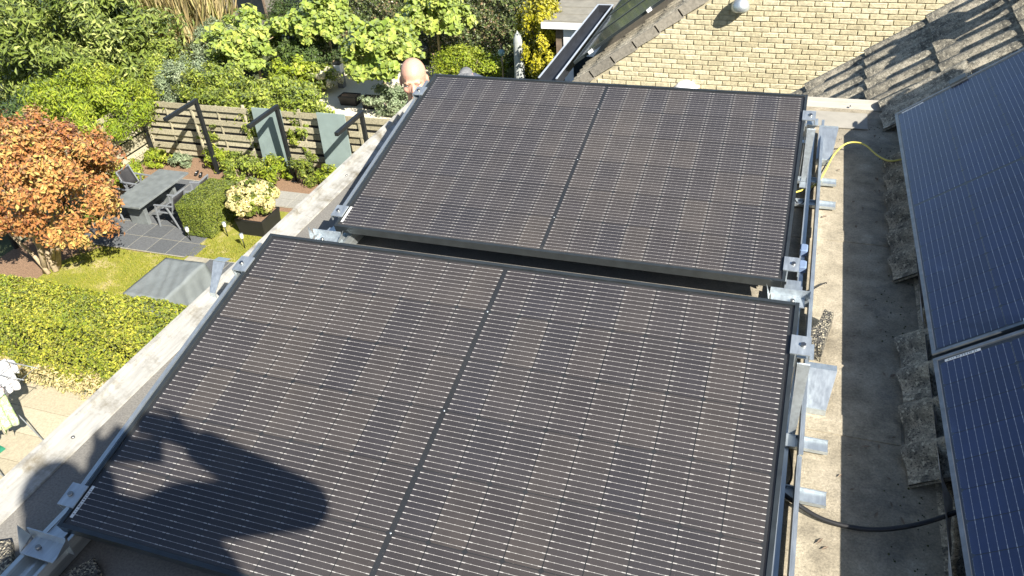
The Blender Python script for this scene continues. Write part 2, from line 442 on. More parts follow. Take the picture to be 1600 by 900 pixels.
simple('yellow_sheath', (0.50, 0.44, 0.10), 0.45, 0, 0.12, 20)
def rubber_granulate():
    m, nt, b = new_mat('rubber_granulate')
    tc = nt.nodes.new('ShaderNodeTexCoord')
    v = nt.nodes.new('ShaderNodeTexVoronoi'); v.inputs['Scale'].default_value = 190; nt.links.new(tc.outputs['Object'], v.inputs['Vector'])
    sp = nt.nodes.new('ShaderNodeSeparateColor'); nt.links.new(v.outputs['Color'], sp.inputs[0])
    r = ramp(nt, sp.outputs[0], [(0.0, (0.025, 0.024, 0.022)), (0.55, (0.09, 0.085, 0.075)), (0.85, (0.3, 0.27, 0.2)), (1.0, (0.42, 0.38, 0.27))])
    nt.links.new(r.outputs[0], b.inputs['Base Color']); b.inputs['Roughness'].default_value = 0.9
    bump(nt, b, v.outputs['Distance'], 0.9, 0.006)
    MATS['rubber_granulate'] = m
rubber_granulate()
def skin_mat(name, col):
    m, nt, b = new_mat(name)
    n = noise(nt, 9, 4, 0.6)
    r = ramp(nt, n.outputs['Fac'], [(0.35, tuple(c * f for c, f in zip(col, (0.94, 0.82, 0.8)))), (0.65, col)])
    nt.links.new(r.outputs[0], b.inputs['Base Color']); b.inputs['Roughness'].default_value = 0.42
    b.inputs['Subsurface Weight'].default_value = 0.12; b.inputs['Subsurface Radius'].default_value = (0.01, 0.004, 0.002)
    bump(nt, b, noise(nt, 220, 2).outputs['Fac'], 0.08, 0.002)
    MATS[name] = m
skin_mat('skin', (0.56, 0.33, 0.24))
simple('eye_white', (0.7, 0.68, 0.64), 0.2, 0, 0.03)
simple('eye_dark', (0.03, 0.025, 0.02), 0.15, 0, 0.1)
simple('brow_hair', (0.30, 0.2, 0.12), 0.8, 0, 0.2)
simple('work_shirt', (0.05, 0.06, 0.09), 0.85, 0, 0.2, 20)
simple('trousers', (0.035, 0.04, 0.055), 0.85, 0, 0.2, 20)
simple('glove_grey', (0.15, 0.155, 0.16), 0.75, 0, 0.3, 40, 0.3, 200)
simple('shoe', (0.05, 0.045, 0.04), 0.6, 0, 0.2)
simple('hair_brown', (0.08, 0.05, 0.03), 0.7, 0, 0.3, 40)
simple('phone_black', (0.012, 0.012, 0.014), 0.2, 0, 0.1)
for nm, col in (('cloth_white', (0.62, 0.62, 0.64)), ('cloth_blue', (0.25, 0.5, 0.62)), ('cloth_red', (0.62, 0.03, 0.10)), ('cloth_green', (0.02, 0.20, 0.11)), ('cloth_denim', (0.14, 0.2, 0.32)), ('cloth_pink', (0.7, 0.55, 0.55))):
    simple(nm, col, 0.85, 0, 0.12, 7, 0.2, 60)
def print_cloth():
    m, nt, b = new_mat('cloth_print')
    n = noise(nt, 17, 3, 0.6); n2 = noise(nt, 29, 2, 0.5)
    r = ramp(nt, n.outputs['Fac'], [(0.42, (0.55, 0.56, 0.5)), (0.5, (0.20, 0.38, 0.14)), (0.58, (0.45, 0.5, 0.25))])
    r2 = ramp(nt, n2.outputs['Fac'], [(0.6, (0, 0, 0)), (0.64, (1, 1, 1))])
    nt.links.new(mixc(nt, r2.outputs[0], r.outputs[0], (0.72, 0.5, 0.42)), b.inputs['Base Color']); b.inputs['Roughness'].default_value = 0.9
    MATS['cloth_print'] = m
print_cloth()
leaf_mat('leaf_laurel', (0.05, 0.08, 0.014), (0.17, 0.22, 0.04), (0.40, 0.43, 0.14), 0.25, 0.12, 0.4)
leaf_mat('leaf_lime', (0.15, 0.22, 0.012), (0.30, 0.37, 0.025), (0.44, 0.45, 0.07), 0.4)
leaf_mat('leaf_maple', (0.24, 0.075, 0.03), (0.43, 0.205, 0.065), (0.50, 0.43, 0.13), 0.3)
leaf_mat('leaf_hedge', (0.14, 0.20, 0.02), (0.31, 0.33, 0.035), (0.54, 0.49, 0.07), 0.35)
leaf_mat('leaf_catalpa', (0.17, 0.25, 0.04), (0.32, 0.40, 0.075), (0.48, 0.50, 0.11), 0.4)
leaf_mat('leaf_climber', (0.11, 0.16, 0.02), (0.26, 0.32, 0.04), (0.44, 0.46, 0.11), 0.35)
leaf_mat('leaf_silver', (0.14, 0.19, 0.10), (0.25, 0.31, 0.18), (0.34, 0.38, 0.24), 0.3)
leaf_mat('leaf_yellow', (0.26, 0.26, 0.01), (0.44, 0.40, 0.02), (0.55, 0.48, 0.05), 0.35)
leaf_mat('leaf_beech', (0.045, 0.075, 0.02), (0.13, 0.17, 0.05), (0.30, 0.20, 0.12), 0.25, 0.25, 0.4)
leaf_mat('leaf_dark', (0.025, 0.05, 0.012), (0.06, 0.10, 0.02), (0.12, 0.17, 0.04), 0.25)
leaf_mat('leaf_box', (0.075, 0.11, 0.014), (0.16, 0.20, 0.025), (0.26, 0.28, 0.05), 0.3)
leaf_mat('petal_cream', (0.52, 0.48, 0.18), (0.70, 0.62, 0.28), (0.74, 0.58, 0.36), 0.3)
leaf_mat('petal_white', (0.62, 0.56, 0.40), (0.75, 0.70, 0.56), (0.62, 0.66, 0.3), 0.3)
leaf_mat('straw', (0.40, 0.31, 0.14), (0.62, 0.52, 0.28), (0.50, 0.50, 0.16), 0.3)
leaf_mat('grass_blade', (0.17, 0.21, 0.016), (0.30, 0.30, 0.03), (0.46, 0.38, 0.12), 0.3)
# ------------------------------------------------------------------ ground
G = -8.5
struct(MB().add([(-400, -300, G - 0.012), (400, -300, G - 0.012), (400, 700, G - 0.012), (-400, 700, G - 0.012)], [(0, 1, 2, 3)]), 'ground', 'garden_ground')

# ------------------------------------------------------------------ our house
SL = math.radians(36.5); TS = math.tan(SL); CS = math.cos(SL); SN = math.sin(SL)
EY = Vector((CS, 0, SN)); NZ = Vector((-SN, 0, CS))
RX, RZ = 2.12, 0.02                       # where the slope meets the flat roof
def on_slope(s, y, h=0.0, x0=RX, z0=RZ): return Vector((x0, y, z0)) + EY * s + NZ * h
house = thing('row_house', (0.9, 0, G), 'house whose grey flat dormer roof carries two tilted black solar panels', 'house')
RIDGE_S = 4.2; EAVE_S = -4.45
rd = on_slope(RIDGE_S, 0); ev = on_slope(EAVE_S, 0)
body = [(ev.x + 0.35, G), (ev.x + 0.35, ev.z + 0.1), (rd.x, rd.z - 0.3), (2 * rd.x - ev.x - 0.35, ev.z + 0.1), (2 * rd.x - ev.x - 0.35, G)]
MB().prism(body, (0, -6, 0), (0, 4.36, 0), (1, 0, 0), (0, 0, 1)).build('wall', 'brown_brick', house)
deck = MB()
deck.hexa([on_slope(EAVE_S, 3.43, -0.10), on_slope(RIDGE_S, 3.43, -0.10), on_slope(RIDGE_S, 4.42, -0.10), on_slope(EAVE_S, 4.42, -0.10),
           on_slope(EAVE_S, 3.43, -0.045), on_slope(RIDGE_S, 3.43, -0.045), on_slope(RIDGE_S, 4.42, -0.045), on_slope(EAVE_S, 4.42, -0.045)])
deck.hexa([on_slope(-0.02, -6, -0.10), on_slope(RIDGE_S, -6, -0.10), on_slope(RIDGE_S, 3.43, -0.10), on_slope(-0.02, 3.43, -0.10),
           on_slope(-0.02, -6, -0.045), on_slope(RIDGE_S, -6, -0.045), on_slope(RIDGE_S, 3.43, -0.045), on_slope(-0.02, 3.43, -0.045)])
bk = Vector((2 * rd.x - ev.x, 0, ev.z))
deck.hexa([(rd.x, -6, rd.z - 0.06), (bk.x, -6, bk.z), (bk.x, 4.42, bk.z), (rd.x, 4.42, rd.z - 0.06),
           (rd.x, -6, rd.z), (bk.x, -6, bk.z + 0.06), (bk.x, 4.42, bk.z + 0.06), (rd.x, 4.42, rd.z)])
slope = deck.build('roof_slope', 'roof_tile', house)
MB().box(-0.335, 2.2, -4.0, 3.40, -2.2, -0.2).build('dormer_wall', 'cream_plastic', house)
flat = MB().box(-0.345, 2.17, -4.0, 3.415, -0.2, 0.0).build('flat_roof', 'bitumen', house)
MB().box(0.2, 2.03, 3.13, 3.32, 0.004, 0.008).build('bitumen_strip', 'bitumen_strip', flat)
# left edge trim: outer bead, sloping inner face
tr = [(-0.395, -0.16), (-0.347, -0.16), (-0.347, 0.0015), (-0.298, 0.0015), (-0.300, 0.007), (-0.366, 0.024), (-0.372, 0.042), (-0.388, 0.046), (-0.395, 0.038)]
for y0, y1 in ((-4.0, -0.72), (-0.718, 1.78), (1.782, 3.44)):
    MB().prism(tr, (0, y0, 0), (0, y1, 0), (1, 0, 0), (0, 0, 1)).build('edge_trim', 'edge_trim', house)
for y0 in (1.76, -0.74):
    MB().prism([(a, b + 0.003) for a, b in tr[2:]], (0, y0, 0), (0, y0 + 0.045, 0), (1, 0, 0), (0, 0, 1)).build('trim_joint_cover', 'edge_trim', house)
ft = [(3.44 - (0.395 + a) * 0.62, b * 0.75) for a, b in tr]
MB().prism(ft, (-0.39, 0, 0), (2.10, 0, 0), (0, 1, 0), (0, 0, 1)).build('edge_trim', 'edge_trim_pale', house)
scr = MB()
for y in (0.35, 1.25, 2.15):
    scr.lathe((-0.335, y, 0.0165), [(0.006, 0), (0.006, 0.004), (0.003, 0.006)], 8)
for x in (1.95,):
    scr.lathe((x, 3.38, 0.0165), [(0.006, 0), (0.006, 0.004), (0.003, 0.006)], 8)
o = scr.build('trim_screws', 'steel_bolt', house); o['kind'] = 'stuff'

# roof tiles: double roll, 330 wide, laid at 380
def tile_mesh():
    n = 24; w = 0.328; ln = 0.42
    def prof(t):
        x = t * 2 % 1.0
        h = math.sin(math.pi * min(1, max(0, (x - 0.12) / 0.52)))
        return 0.036 * max(h, 0) ** 0.75
    mb = MB(); v = []; f = []
    for j, (s, lift) in enumerate(((0.0, 0.019), (0.14, 0.012), (0.28, 0.006), (ln, 0.0))):
        for i in range(n + 1): v.append((-w / 2 + w * i / n, s, prof(i / n) + lift))
    m = n + 1
    for j in range(3):
        f += [(j * m + i, j * m + i + 1, (j + 1) * m + i + 1, (j + 1) * m + i) for i in range(n)]
    o = len(v)
    for i in range(n + 1): v.append((-w / 2 + w * i / n, 0.002, prof(i / n) * 0.6 - 0.010))
    mb.add(v[:o], f, True)
    mb.add(v[:n + 1] + v[o:], [(m + i, m + i + 1, i + 1, i) for i in range(n)], False)
    mb.add([(-w / 2, 0, 0.006), (-w / 2, ln, -0.02), (-w / 2, ln, 0), (-w / 2, 0, 0.014), (w / 2, 0, 0.006), (w / 2, ln, -0.02), (w / 2, ln, 0), (w / 2, 0, 0.014)], [(0, 3, 2, 1), (4, 5, 6, 7)])
    me = mb.mesh('roof_tile', 'roof_tile')
    return me
TILE = tile_mesh()
# local x -> world -Y? keep: x -> -Y, y -> up slope, z -> normal
TROT = Matrix(((0, EY.x, NZ.x), (-1, EY.y, NZ.y), (0, EY.z, NZ.z))).to_euler()
def place_tile(parent, s, y, x0=RX, z0=RZ, jit=0.004):
    p = on_slope(s + random.uniform(-jit, jit), y + random.uniform(-jit, jit) * 0.4, -0.045 + random.uniform(0, 0.003), x0, z0)
    o = inst(TILE, 'roof_tile', p - world_loc(parent), parent, TROT)
    o.rotation_euler.z += random.uniform(-0.008, 0.008)
    return o
cols = [1.149 + 0.33 * k + 0.165 for k in range(-6, 10)]
missing = {(0, 1.149 + 0.33 * 1 + 0.165), (0, 1.149 - 0.33 * 2 + 0.165), (0, 1.149 + 0.33 * 5 + 0.165)}
rows = [-0.022, 0.272, 0.650, 1.03, 1.41, 1.79, 2.17, 2.55, 2.93, 3.31, 3.69]
for r, s in enumerate(rows):
    for c in cols:
        if c > 3.3 and r == 0: continue
        if any(r == a and abs(c - b) < 0.01 for a, b in missing): continue
        q = place_tile(slope, s, c)
        if r == 0: q.location = Vector(q.location) + NZ * 0.034
for k in range(11):
    for c in cols[-3:]:
        place_tile(slope, -0.108 - 0.385 * k, c)
for y0, w in ((0.98, 0.085), (2.06, 0.08)):      # laps of the roofing felt
    MB().box(-0.296, 2.09, y0, y0 + w, -0.002, 0.003).build('felt_lap', 'bitumen', flat)
lt = MB()
for i in range(46):
    x, y = random.choice([(random.uniform(1.83, 2.1), random.uniform(0.4, 3.2)), (random.gauss(2.06, 0.03), random.uniform(0.4, 3.1))]); a = random.uniform(0, 6.3); l = random.uniform(0.006, 0.016); w = l * random.uniform(0.2, 0.5)
    c, s = math.cos(a), math.sin(a); z = 0.0045
    lt.add([(x - c * l, y - s * l, z), (x + s * w, y - c * w, z + w * .5), (x + c * l, y + s * l, z + .001), (x - s * w, y + c * w, z + w * .4)], [(0, 1, 2, 3)])
o = lt.build('leaf_litter', 'bark', flat); o['kind'] = 'stuff'
# lead flashing where the slope meets the flat roof
def fl(u, v):
    y = 0.2 + u * 3.1
    wv = 0.012 * math.sin(y * 19) + 0.006 * math.sin(y * 41 + 1)
    return on_slope(0.055 + 0.02 * v + wv * (1 - v), y, -0.035 + 0.075 * v)
MB().grid(fl, 90, 3).build('lead_flashing', 'lead', house)
# moss and dirt crumbs lodged along the tile ends
ms = MB()
for i in range(150):
    y = random.choice([random.uniform(0.35, 0.85), random.uniform(1.45, 1.85), random.uniform(2.6, 3.2), random.uniform(0.2, 3.3)])
    x = 2.12 + random.uniform(-0.05, 0.05) - abs(random.gauss(0, 0.03)) + (0.02 if random.random() < 0.5 else 0)
    r = random.uniform(0.001, 0.0035)
    ms.lathe((x, y, 0.0), [(r * 1.0, 0), (r * 0.9, r * 0.5), (r * 0.4, r * random.uniform(0.8, 1.2))], 5)
o = ms.build('moss_crumbs', 'soil', flat); o['kind'] = 'stuff'
simple('moss', (0.05, 0.055, 0.02), 0.97, 0, 0.5, 60); o.data.materials[0] = MATS['moss']

# ------------------------------------------------------------------ solar panels
PL, PW, PT = 1.762, 1.134, 0.032
CP, RP, MG = 0.0946, 0.184, 0.0128
MX = (PL - 18 * CP - MG) / 2; MY = (PW - 6 * RP) / 2
def frame_mesh(name, mat):
    mb = MB(); w = 0.011; z0, z1 = -PT, 0.0025
    mb.box(0, w, 0, PW, z0, z1); mb.box(PL - w, PL, 0, PW, z0, z1)
    mb.box(w + 0.0004, PL - w - 0.0004, 0, w, z0, z1 - 0.0004); mb.box(w + 0.0004, PL - w - 0.0004, PW - w, PW, z0, z1 - 0.0004)
    return mb.mesh(name, mat)
def cell_mesh(mat):
    a, b, c = CP / 2 - 0.0014, RP / 2 - 0.0012, 0.006
    v = [(-a + c, -b, 0), (a - c, -b, 0), (a, -b + c, 0), (a, b - c, 0), (a - c, b, 0), (-a + c, b, 0), (-a, b - c, 0), (-a, -b + c, 0)]
    v2 = [(x, y, 0.0006) for x, y, _ in v]
    f = [tuple(range(8, 16))] + [(i, (i + 1) % 8, 8 + (i + 1) % 8, 8 + i) for i in range(8)]
    return MB().add(v + v2, f).mesh('solar_cell', mat)
def sticker_meshes():
    a = MB().box(0.0155, 0.0255, 0.03, 0.125, -0.0008, -0.0004).mesh('barcode_label', 'sticker')
    b = MB()
    y = 0.04
    while y < 0.115:
        h = random.choice([0.0012, 0.002, 0.003]); b.box(0.0175, 0.0235, y, y + h, -0.0003, -0.0002); y += h + random.choice([0.002, 0.004, 0.006])
    return a, b.mesh('barcode', 'sticker_ink')
SHARED = {}
for key, fm, cm, gm in (('flat', 'black_frame', 'cell_dark', 'dusty_glass'), ('roof', 'grey_frame', 'cell_blue', 'old_glass')):
    SHARED[key] = (frame_mesh('frame', fm), cell_mesh(cm),
                   MB().box(0.011, PL - 0.011, 0.011, PW - 0.011, -0.008, -0.0042).mesh('backsheet', 'backsheet'),
                   MB().add([(0.011, 0.011, 0), (PL - 0.011, 0.011, 0), (PL - 0.011, PW - 0.011, 0), (0.011, PW - 0.011, 0)], [(0, 1, 2, 3)]).mesh('glass', gm))
STK = sticker_meshes()
def solar_panel(mat4, key, label, group):
    t = thing('solar_module', (0, 0, 0), label, 'solar panel', group)
    t.matrix_world = mat4
    fm, cm, bm, gm = SHARED[key]
    inst(fm, 'frame', (0, 0, 0), t); bs = inst(bm, 'backsheet', (0, 0, 0), t); inst(gm, 'glass', (0, 0, 0), t)
    for j in range(6):
        for i in range(18):
            x = MX + CP * (i + 0.5) + (MG if i >= 9 else 0)
            inst(cm, 'solar_cell', (x, MY + RP * (j + 0.5), -0.0038), t)
    if STK:
        l = inst(STK[0], 'barcode_label', (0, 0, -0.0006), t); inst(STK[1], 'barcode', (0, 0, 0), l)
    if key == 'flat':    # connecting ribbon dots in the middle gap
        rb = MB()
        for j in (1, 3, 5): rb.lathe((PL / 2, MY + RP * j, -0.0036), [(0.003, 0), (0.003, 0.001), (0.001, 0.0014)], 8)
        rb.build('ribbon_joint', 'galvanised', t, local=True)
    return t
TILT = 0.2003
H0 = 0.13
def flat_mat(x, y): return Matrix.Translation((x, y, H0)) @ Matrix.Rotation(TILT, 4, 'X')
M1 = flat_mat(0, 0); M2 = flat_mat(-0.038, 1.54)
solar_panel(M1, 'flat', 'tilted black solar panel on which the photographer\'s shadow falls', None)
solar_panel(M2, 'flat', 'tilted black solar panel beside the roof edge facing the yellow brick gable', None)
def roof_mat(d, lift=0.0):
    ph = math.radians(1.15)
    ex = Vector((0, -1, 0)) * math.cos(ph) + EY * math.sin(ph); ey = NZ.cross(ex)
    o = Vector((2.112, 2.925, 0.178)) + ex * d + ey * lift
    return Matrix(((ex.x, ey.x, NZ.x, o.x), (ex.y, ey.y, NZ.y, o.y), (ex.z, ey.z, NZ.z, o.z), (0, 0, 0, 1)))
MA, MBm = roof_mat(0), roof_mat(PL + 0.02)
solar_panel(MA, 'roof', 'blue solar panel on the tiled slope beside the yellow earth cable', None)
solar_panel(MBm, 'roof', 'blue solar panel on the tiled slope above the black cable', None)

# mounting of the roof panels: rails, hooks and clamps
rm = thing('roof_mounting', (2.6, 1.2, 0.2), 'aluminium rails, hooks and clamps carrying the blue panels on the tiles', 'mounting frame')
for ly in (0.28, 0.86):
    a = MA @ Vector((-0.12, ly, -0.05)); b = MBm @ Vector((PL + 0.1, ly, -0.05))
    MB().bar(a, b, 0.04, 0.035, NZ).build('rail', 'aluminium_rail', rm)
    for x in (0.1, 1.0, 1.9, 2.8):
        p = MA @ Vector((x, ly, -0.07)); hk = MB()
        hk.bar(p, p - NZ * 0.04, 0.03, 0.006, (0, 1, 0)); hk.bar(p - NZ * 0.04 , p - NZ * 0.04 + EY * 0.12, 0.03, 0.006, NZ)
        hk.build('roof_hook', 'galvanised', rm)
def mid_clamp(lx, ly):
    m = MA
    mb = MB(); q = []
    for z0, z1, w, l in ((0.0027, 0.011, 0.042, 0.07),):
        p8 = [m @ Vector((lx + sx * w / 2, ly + sy * l / 2, z)) for z in (z0, z1) for sx, sy in ((-1, -1), (1, -1), (1, 1), (-1, 1))]
        mb.hexa(p8)
    c = mb.build('mid_clamp', 'aluminium_rail', rm)
    b = MB(); b.tube([m @ Vector((lx, ly, 0.011)), m @ Vector((lx, ly, 0.019))], 0.009, 8); b.build('bolt', 'steel_bolt', c)
mid_clamp(PL + 0.01, 0.28); mid_clamp(PL + 0.01, 0.86)
ec = MB()
for ly in (0.28, 0.86):
    ec.hexa([MA @ Vector((-0.03 + sx * 0.042, ly + sy * 0.035, z)) for z in (0.003, 0.012) for sx, sy in ((0, -1), (1, -1), (1, 1), (0, 1))])
ec.build('end_clamp', 'black_frame', rm)
# a second row of panels starts higher up: two clamp plates show at its corner
for dy in (0.0, 0.17):
    mb = MB(); p = on_slope(0.80, 3.72 + dy, 0.03)
    mb.hexa([p + Vector((0, sy * 0.05, 0)) + EY * a + NZ * z for z in (0, 0.05) for a, sy in ((-0.05, -1), (0.16, -1), (0.16, 1), (-0.05, 1))])
    mb.hexa([p + Vector((0, sy * 0.018, 0)) + EY * a + NZ * z for z in (0.05, 0.068) for a, sy in ((-0.03, -1), (0.2, -1), (0.2, 1), (-0.03, 1))])
    mb.build('rail_bracket', 'galvanised', rm)

# ------------------------------------------------------------------ mounting frame on the flat roof
mf = thing('mounting_frame', (0.9, 1.4, 0), 'galvanised tilting frame with rails and wind plates under the two black panels', 'mounting frame')
# left rail, grooved
gp = [(-0.075, 0.0), (0.02, 0.0), (0.02, 0.03), (0.012, 0.052), (0.002, 0.052), (-0.004, 0.03), (-0.02, 0.03), (-0.026, 0.044), (-0.034, 0.044), (-0.04, 0.03), (-0.055, 0.03), (-0.06, 0.06), (-0.075, 0.06)]
MB().prism(gp, (0, -0.42, 0.022), (0, 2.85, 0.022), (1, 0, 0), (0, 0, 1)).build('rail', 'aluminium_rail', mf)
# right rail: flat strip and upright flange
MB().box(1.768, 1.786, -0.5, 3.02, 0.024, 0.04).build('rail', 'galvanised', mf)
fb = MB(); fb.box(1.808, 1.8115, -0.5, 0.80, 0.01, 0.072); fb.box(1.8105, 1.814, 0.80, 3.05, 0.01, 0.076)
fb.box(1.8117, 1.820, -0.5, 0.798, 0.068, 0.072); fb.box(1.8142, 1.8225, 0.802, 3.05, 0.072, 0.076)
fb.build('rail_flange', 'galvanised', mf)
def cross(y, x0, x1):
    mb = MB(); mb.box(x0, x1, y - 0.024, y + 0.024, 0.010, 0.014); mb.box(x0, x1, y - 0.024, y - 0.021, 0.0142, 0.022); mb.box(x0, x1, y + 0.021, y + 0.024, 0.0142, 0.022)
    mb.build('cross_bar', 'galvanised', mf)
for y in (0.905, 0.71, 2.52, 2.315): cross(y, 0.15, 1.892)
def deflector(y0, x0, x1):
    mb = MB(); a = (y0 - 0.155, 0.175); b = (y0 + 0.0, 0.012); t = 0.002
    mb.grid(lambda u, v: (x0 + 0.02 * v + (x1 - x0 - 0.06 * (1 - v)) * u - (0.0), a[0] + (b[0] - a[0]) * (1 - v), a[1] + (b[1] - a[1]) * (1 - v)), 1, 1, False)
    mb.box(x0, x1, b[0], b[0] + 0.03, 0.006, 0.009)
    mb.box(x0 + 0.04, x1 - 0.03, a[0] - 0.028, a[0], a[1] - 0.001, a[1] + 0.002)
    o = mb.build('wind_plate', 'galvanised', mf)
    md = o.modifiers.new('thick', 'SOLIDIFY'); md.thickness = 0.002
deflector(1.295, -0.02, 1.80); deflector(2.92, -0.05, 1.77)
def wing(xa, xb, y, dy, taper, z=0.10):
    """folded end plate that sticks out beside the rail"""
    mb = MB()
    mb.add([(xa, y, z), (xb, y, z), (xb - taper, y - dy, z * 0.35), (xa, y - dy, z * 0.35)], [(0, 1, 2, 3)])
    mb.add([(xa, y + 0.001, z + 0.001), (xb, y + 0.001, z + 0.001), (xb, y + 0.035, z - 0.006), (xa, y + 0.035, z - 0.006)], [(0, 1, 2, 3)])
    mb.add([(xa, y - dy, z * 0.35), (xb - taper, y - dy, z * 0.35), (xb - taper, y - dy - 0.001, 0.004), (xa, y - dy - 0.001, 0.004)], [(0, 1, 2, 3)])
    o = mb.build('side_plate', 'galvanised', mf)
    md = o.modifiers.new('thick', 'SOLIDIFY'); md.thickness = 0.002
wing(1.82, 1.905, 1.18, 0.13, 0.022, 0.07); wing(1.80, 1.885, 2.93, 0.22, 0.02, 0.09); wing(-0.34, -0.395, 1.21, 0.10, -0.03, 0.12)
for M, dx in ((M1, 0), (M2, 0)):
    mb = MB()
    for x0, x1, z0, z1 in ((-0.036, -0.022, -0.05, -0.016), (-0.0218, -0.008, -0.05, -0.030), (-0.0078, -0.0035, -0.05, -0.014)):
        mb.hexa([M @ Vector((x, y, z)) for z in (z0, z1) for x, y in ((x0, 0.12), (x1, 0.12), (x1, 1.1), (x0, 1.1))])
    mb.build('side_profile', 'aluminium_rail', mf)
def clamp(M, lx, ly, side):
    """end clamp gripping the panel frame: lip, body, bolt"""
    mb = MB()
    def hx(x0, x1, y0, y1, z0, z1):
        xs = sorted((lx + side * x0, lx + side * x1))
        mb.hexa([M @ Vector((x, y, z)) for z in (z0, z1) for x, y in ((xs[0], ly + y0), (xs[1], ly + y0), (xs[1], ly + y1), (xs[0], ly + y1))])
    hx(-0.012, 0.040, -0.033, 0.033, 0.0032, 0.0075)
    hx(0.0365, 0.040, -0.033, 0.033, -0.02, 0.003)
    hx(0.001, 0.005, -0.033, 0.033, -0.05, 0.003)
    c = mb.build('end_clamp', 'galvanised', mf)
    b = MB(); b.tube([M @ Vector((lx + side * 0.02, ly, 0.0075)), M @ Vector((lx + side * 0.02, ly, 0.0135))], 0.0075, 6); b.build('bolt', 'steel_bolt', c)
for M in (M1, M2):
    for ly in (0.085, 0.975):
        clamp(M, 0, ly, -1); clamp(M, PL, ly, 1)
def front_bracket(x, y, side):
    mb = MB(); s = side
    def hx(x0, x1, *r):
        a, b = sorted((x + s * x0, x + s * x1)); mb.box(a, b, *r)
    hx(-0.045, 0.085, y - 0.022, y - 0.019, 0.052, 0.118)          # upright plate
    hx(-0.04, 0.07, y - 0.075, y - 0.022, 0.084, 0.087)            # shelf
    hx(0.0, 0.06, y - 0.018, y + 0.06, 0.075, 0.079)
    mb.add([(x + s * -0.045, y - 0.075, 0.087), (x + s * -0.045, y - 0.022, 0.0872), (x + s * -0.06, y - 0.022, 0.13), (x + s * 0.07, y - 0.075, 0.0871), (x + s * 0.085, y - 0.022, 0.0872), (x + s * 0.10, y - 0.03, 0.135)], [(0, 1, 2), (3, 5, 4)])
    hx(0.005, 0.055, y - 0.012, y + 0.10, 0.04, 0.074)
    o = mb.build('front_bracket', 'galvanised', mf)
    b = MB(); b.tube([(x + s * 0.03, y - 0.05, 0.087), (x + s * 0.03, y - 0.05, 0.097)], 0.007, 6); b.build('bolt', 'steel_bolt', o)
front_bracket(-0.005, 0, -1); front_bracket(1.765, 0, 1); front_bracket(-0.043, 1.54, -1); front_bracket(1.725, 1.54, 1)
def rear_leg(x, M, dy):
    top = M @ Vector((0, 0.975, -0.03)); y = top.y
    mb = MB()
    mb.hexa([(x - 0.016, y - 0.02, top.z - 0.02), (x + 0.018, y - 0.02, top.z - 0.02), (x + 0.010, y - dy, 0.05), (x - 0.010, y - dy, 0.05),
             (x - 0.016, y - 0.017, top.z - 0.017), (x + 0.018, y - 0.017, top.z - 0.017), (x + 0.010, y - dy + 0.003, 0.053), (x - 0.010, y - dy + 0.003, 0.053)])
    mb.box(x - 0.02, x + 0.024, y - 0.0168, y + 0.05, top.z - 0.003, top.z)
    mb.box(x - 0.02, x - 0.018, y - 0.01, y + 0.04, 0.05, top.z - 0.004)
    mb.box(x - 0.014, x + 0.012, y - dy - 0.05, y - dy - 0.001, 0.045, 0.049)
    mb.build('rear_leg', 'galvanised', mf)
rear_leg(1.790, M1, 0.06); rear_leg(1.754, M2, 0.06); rear_leg(-0.03, M1, 0.06); rear_leg(-0.065, M2, 0.06)
cb = MB(); cb.tube([(-0.045, -0.17, 0.088), (-0.045, -0.17, 0.105)], 0.013, 8); cb.box(-0.064, -0.026, -0.185, -0.155, 0.083, 0.09)
cb.build('slot_bolt', 'steel_bolt', mf)
for y0 in (1.745, 1.86): MB().bbox(1.766, 1.794, y0, y0 + 0.05, 0.041, 0.066).build('cable_clip', 'cloth_denim', mf)  # sky reflection's blue tint put into the clip colour

# rubber pads, cables
def pad(name, pts, h, label, z=0.001):
    c = np.mean(np.array(pts), 0)
    t = MB(); n = len(pts)
    v = [(x, y, z) for x, y in pts] + [(x, y, z + h * 0.85) for x, y in pts] + [(c[0] + (x - c[0]) * 0.93, c[1] + (y - c[1]) * 0.93, z + h) for x, y in pts]
    f = [tuple(range(n - 1, -1, -1)), tuple(range(2 * n, 3 * n))]
    for k in (0, n): f += [(k + i, k + (i + 1) % n, k + n + (i + 1) % n, k + n + i) for i in range(n)]
    t.add(v, f)
    o = t.build(name, 'rubber_granulate'); return tag(o, label, 'rubber pad')
pad('rubber_pad', [(-0.245, -0.30), (-0.085, -0.22), (-0.125, -0.085), (-0.20, -0.02), (-0.262, -0.05)], 0.032, 'worn speckled rubber pad beside the grooved rail end')
pad('rubber_pad', [(0.03, -0.24), (0.16, -0.20), (0.13, -0.035), (0.075, 0.0), (0.035, -0.06)], 0.03, 'dark rubber pad half hidden under the shadowed panel corner')
pad('rubber_pad', [(1.815, 1.315), (1.862, 1.30), (1.893, 1.50), (1.862, 1.515), (1.846, 1.43), (1.815, 1.375)], 0.062, 'notched rubber granulate block standing on the sandy roof strip')
def cable(name, pts, r, mat, label, n=40):
    P = [Vector(p) for p in pts]; out = []
    for i in range(len(P) - 1):
        p0 = P[max(i - 1, 0)]; p1 = P[i]; p2 = P[i + 1]; p3 = P[min(i + 2, len(P) - 1)]
        for k in range(8):
            t = k / 8
            out.append(0.5 * ((2 * p1) + (-p0 + p2) * t + (2 * p0 - 5 * p1 + 4 * p2 - p3) * t * t + (-p0 + 3 * p1 - 3 * p2 + p3) * t ** 3))
    out.append(P[-1])
    o = MB().tube(out, r, 8).build(name, mat); tag(o, label, 'cable'); return o
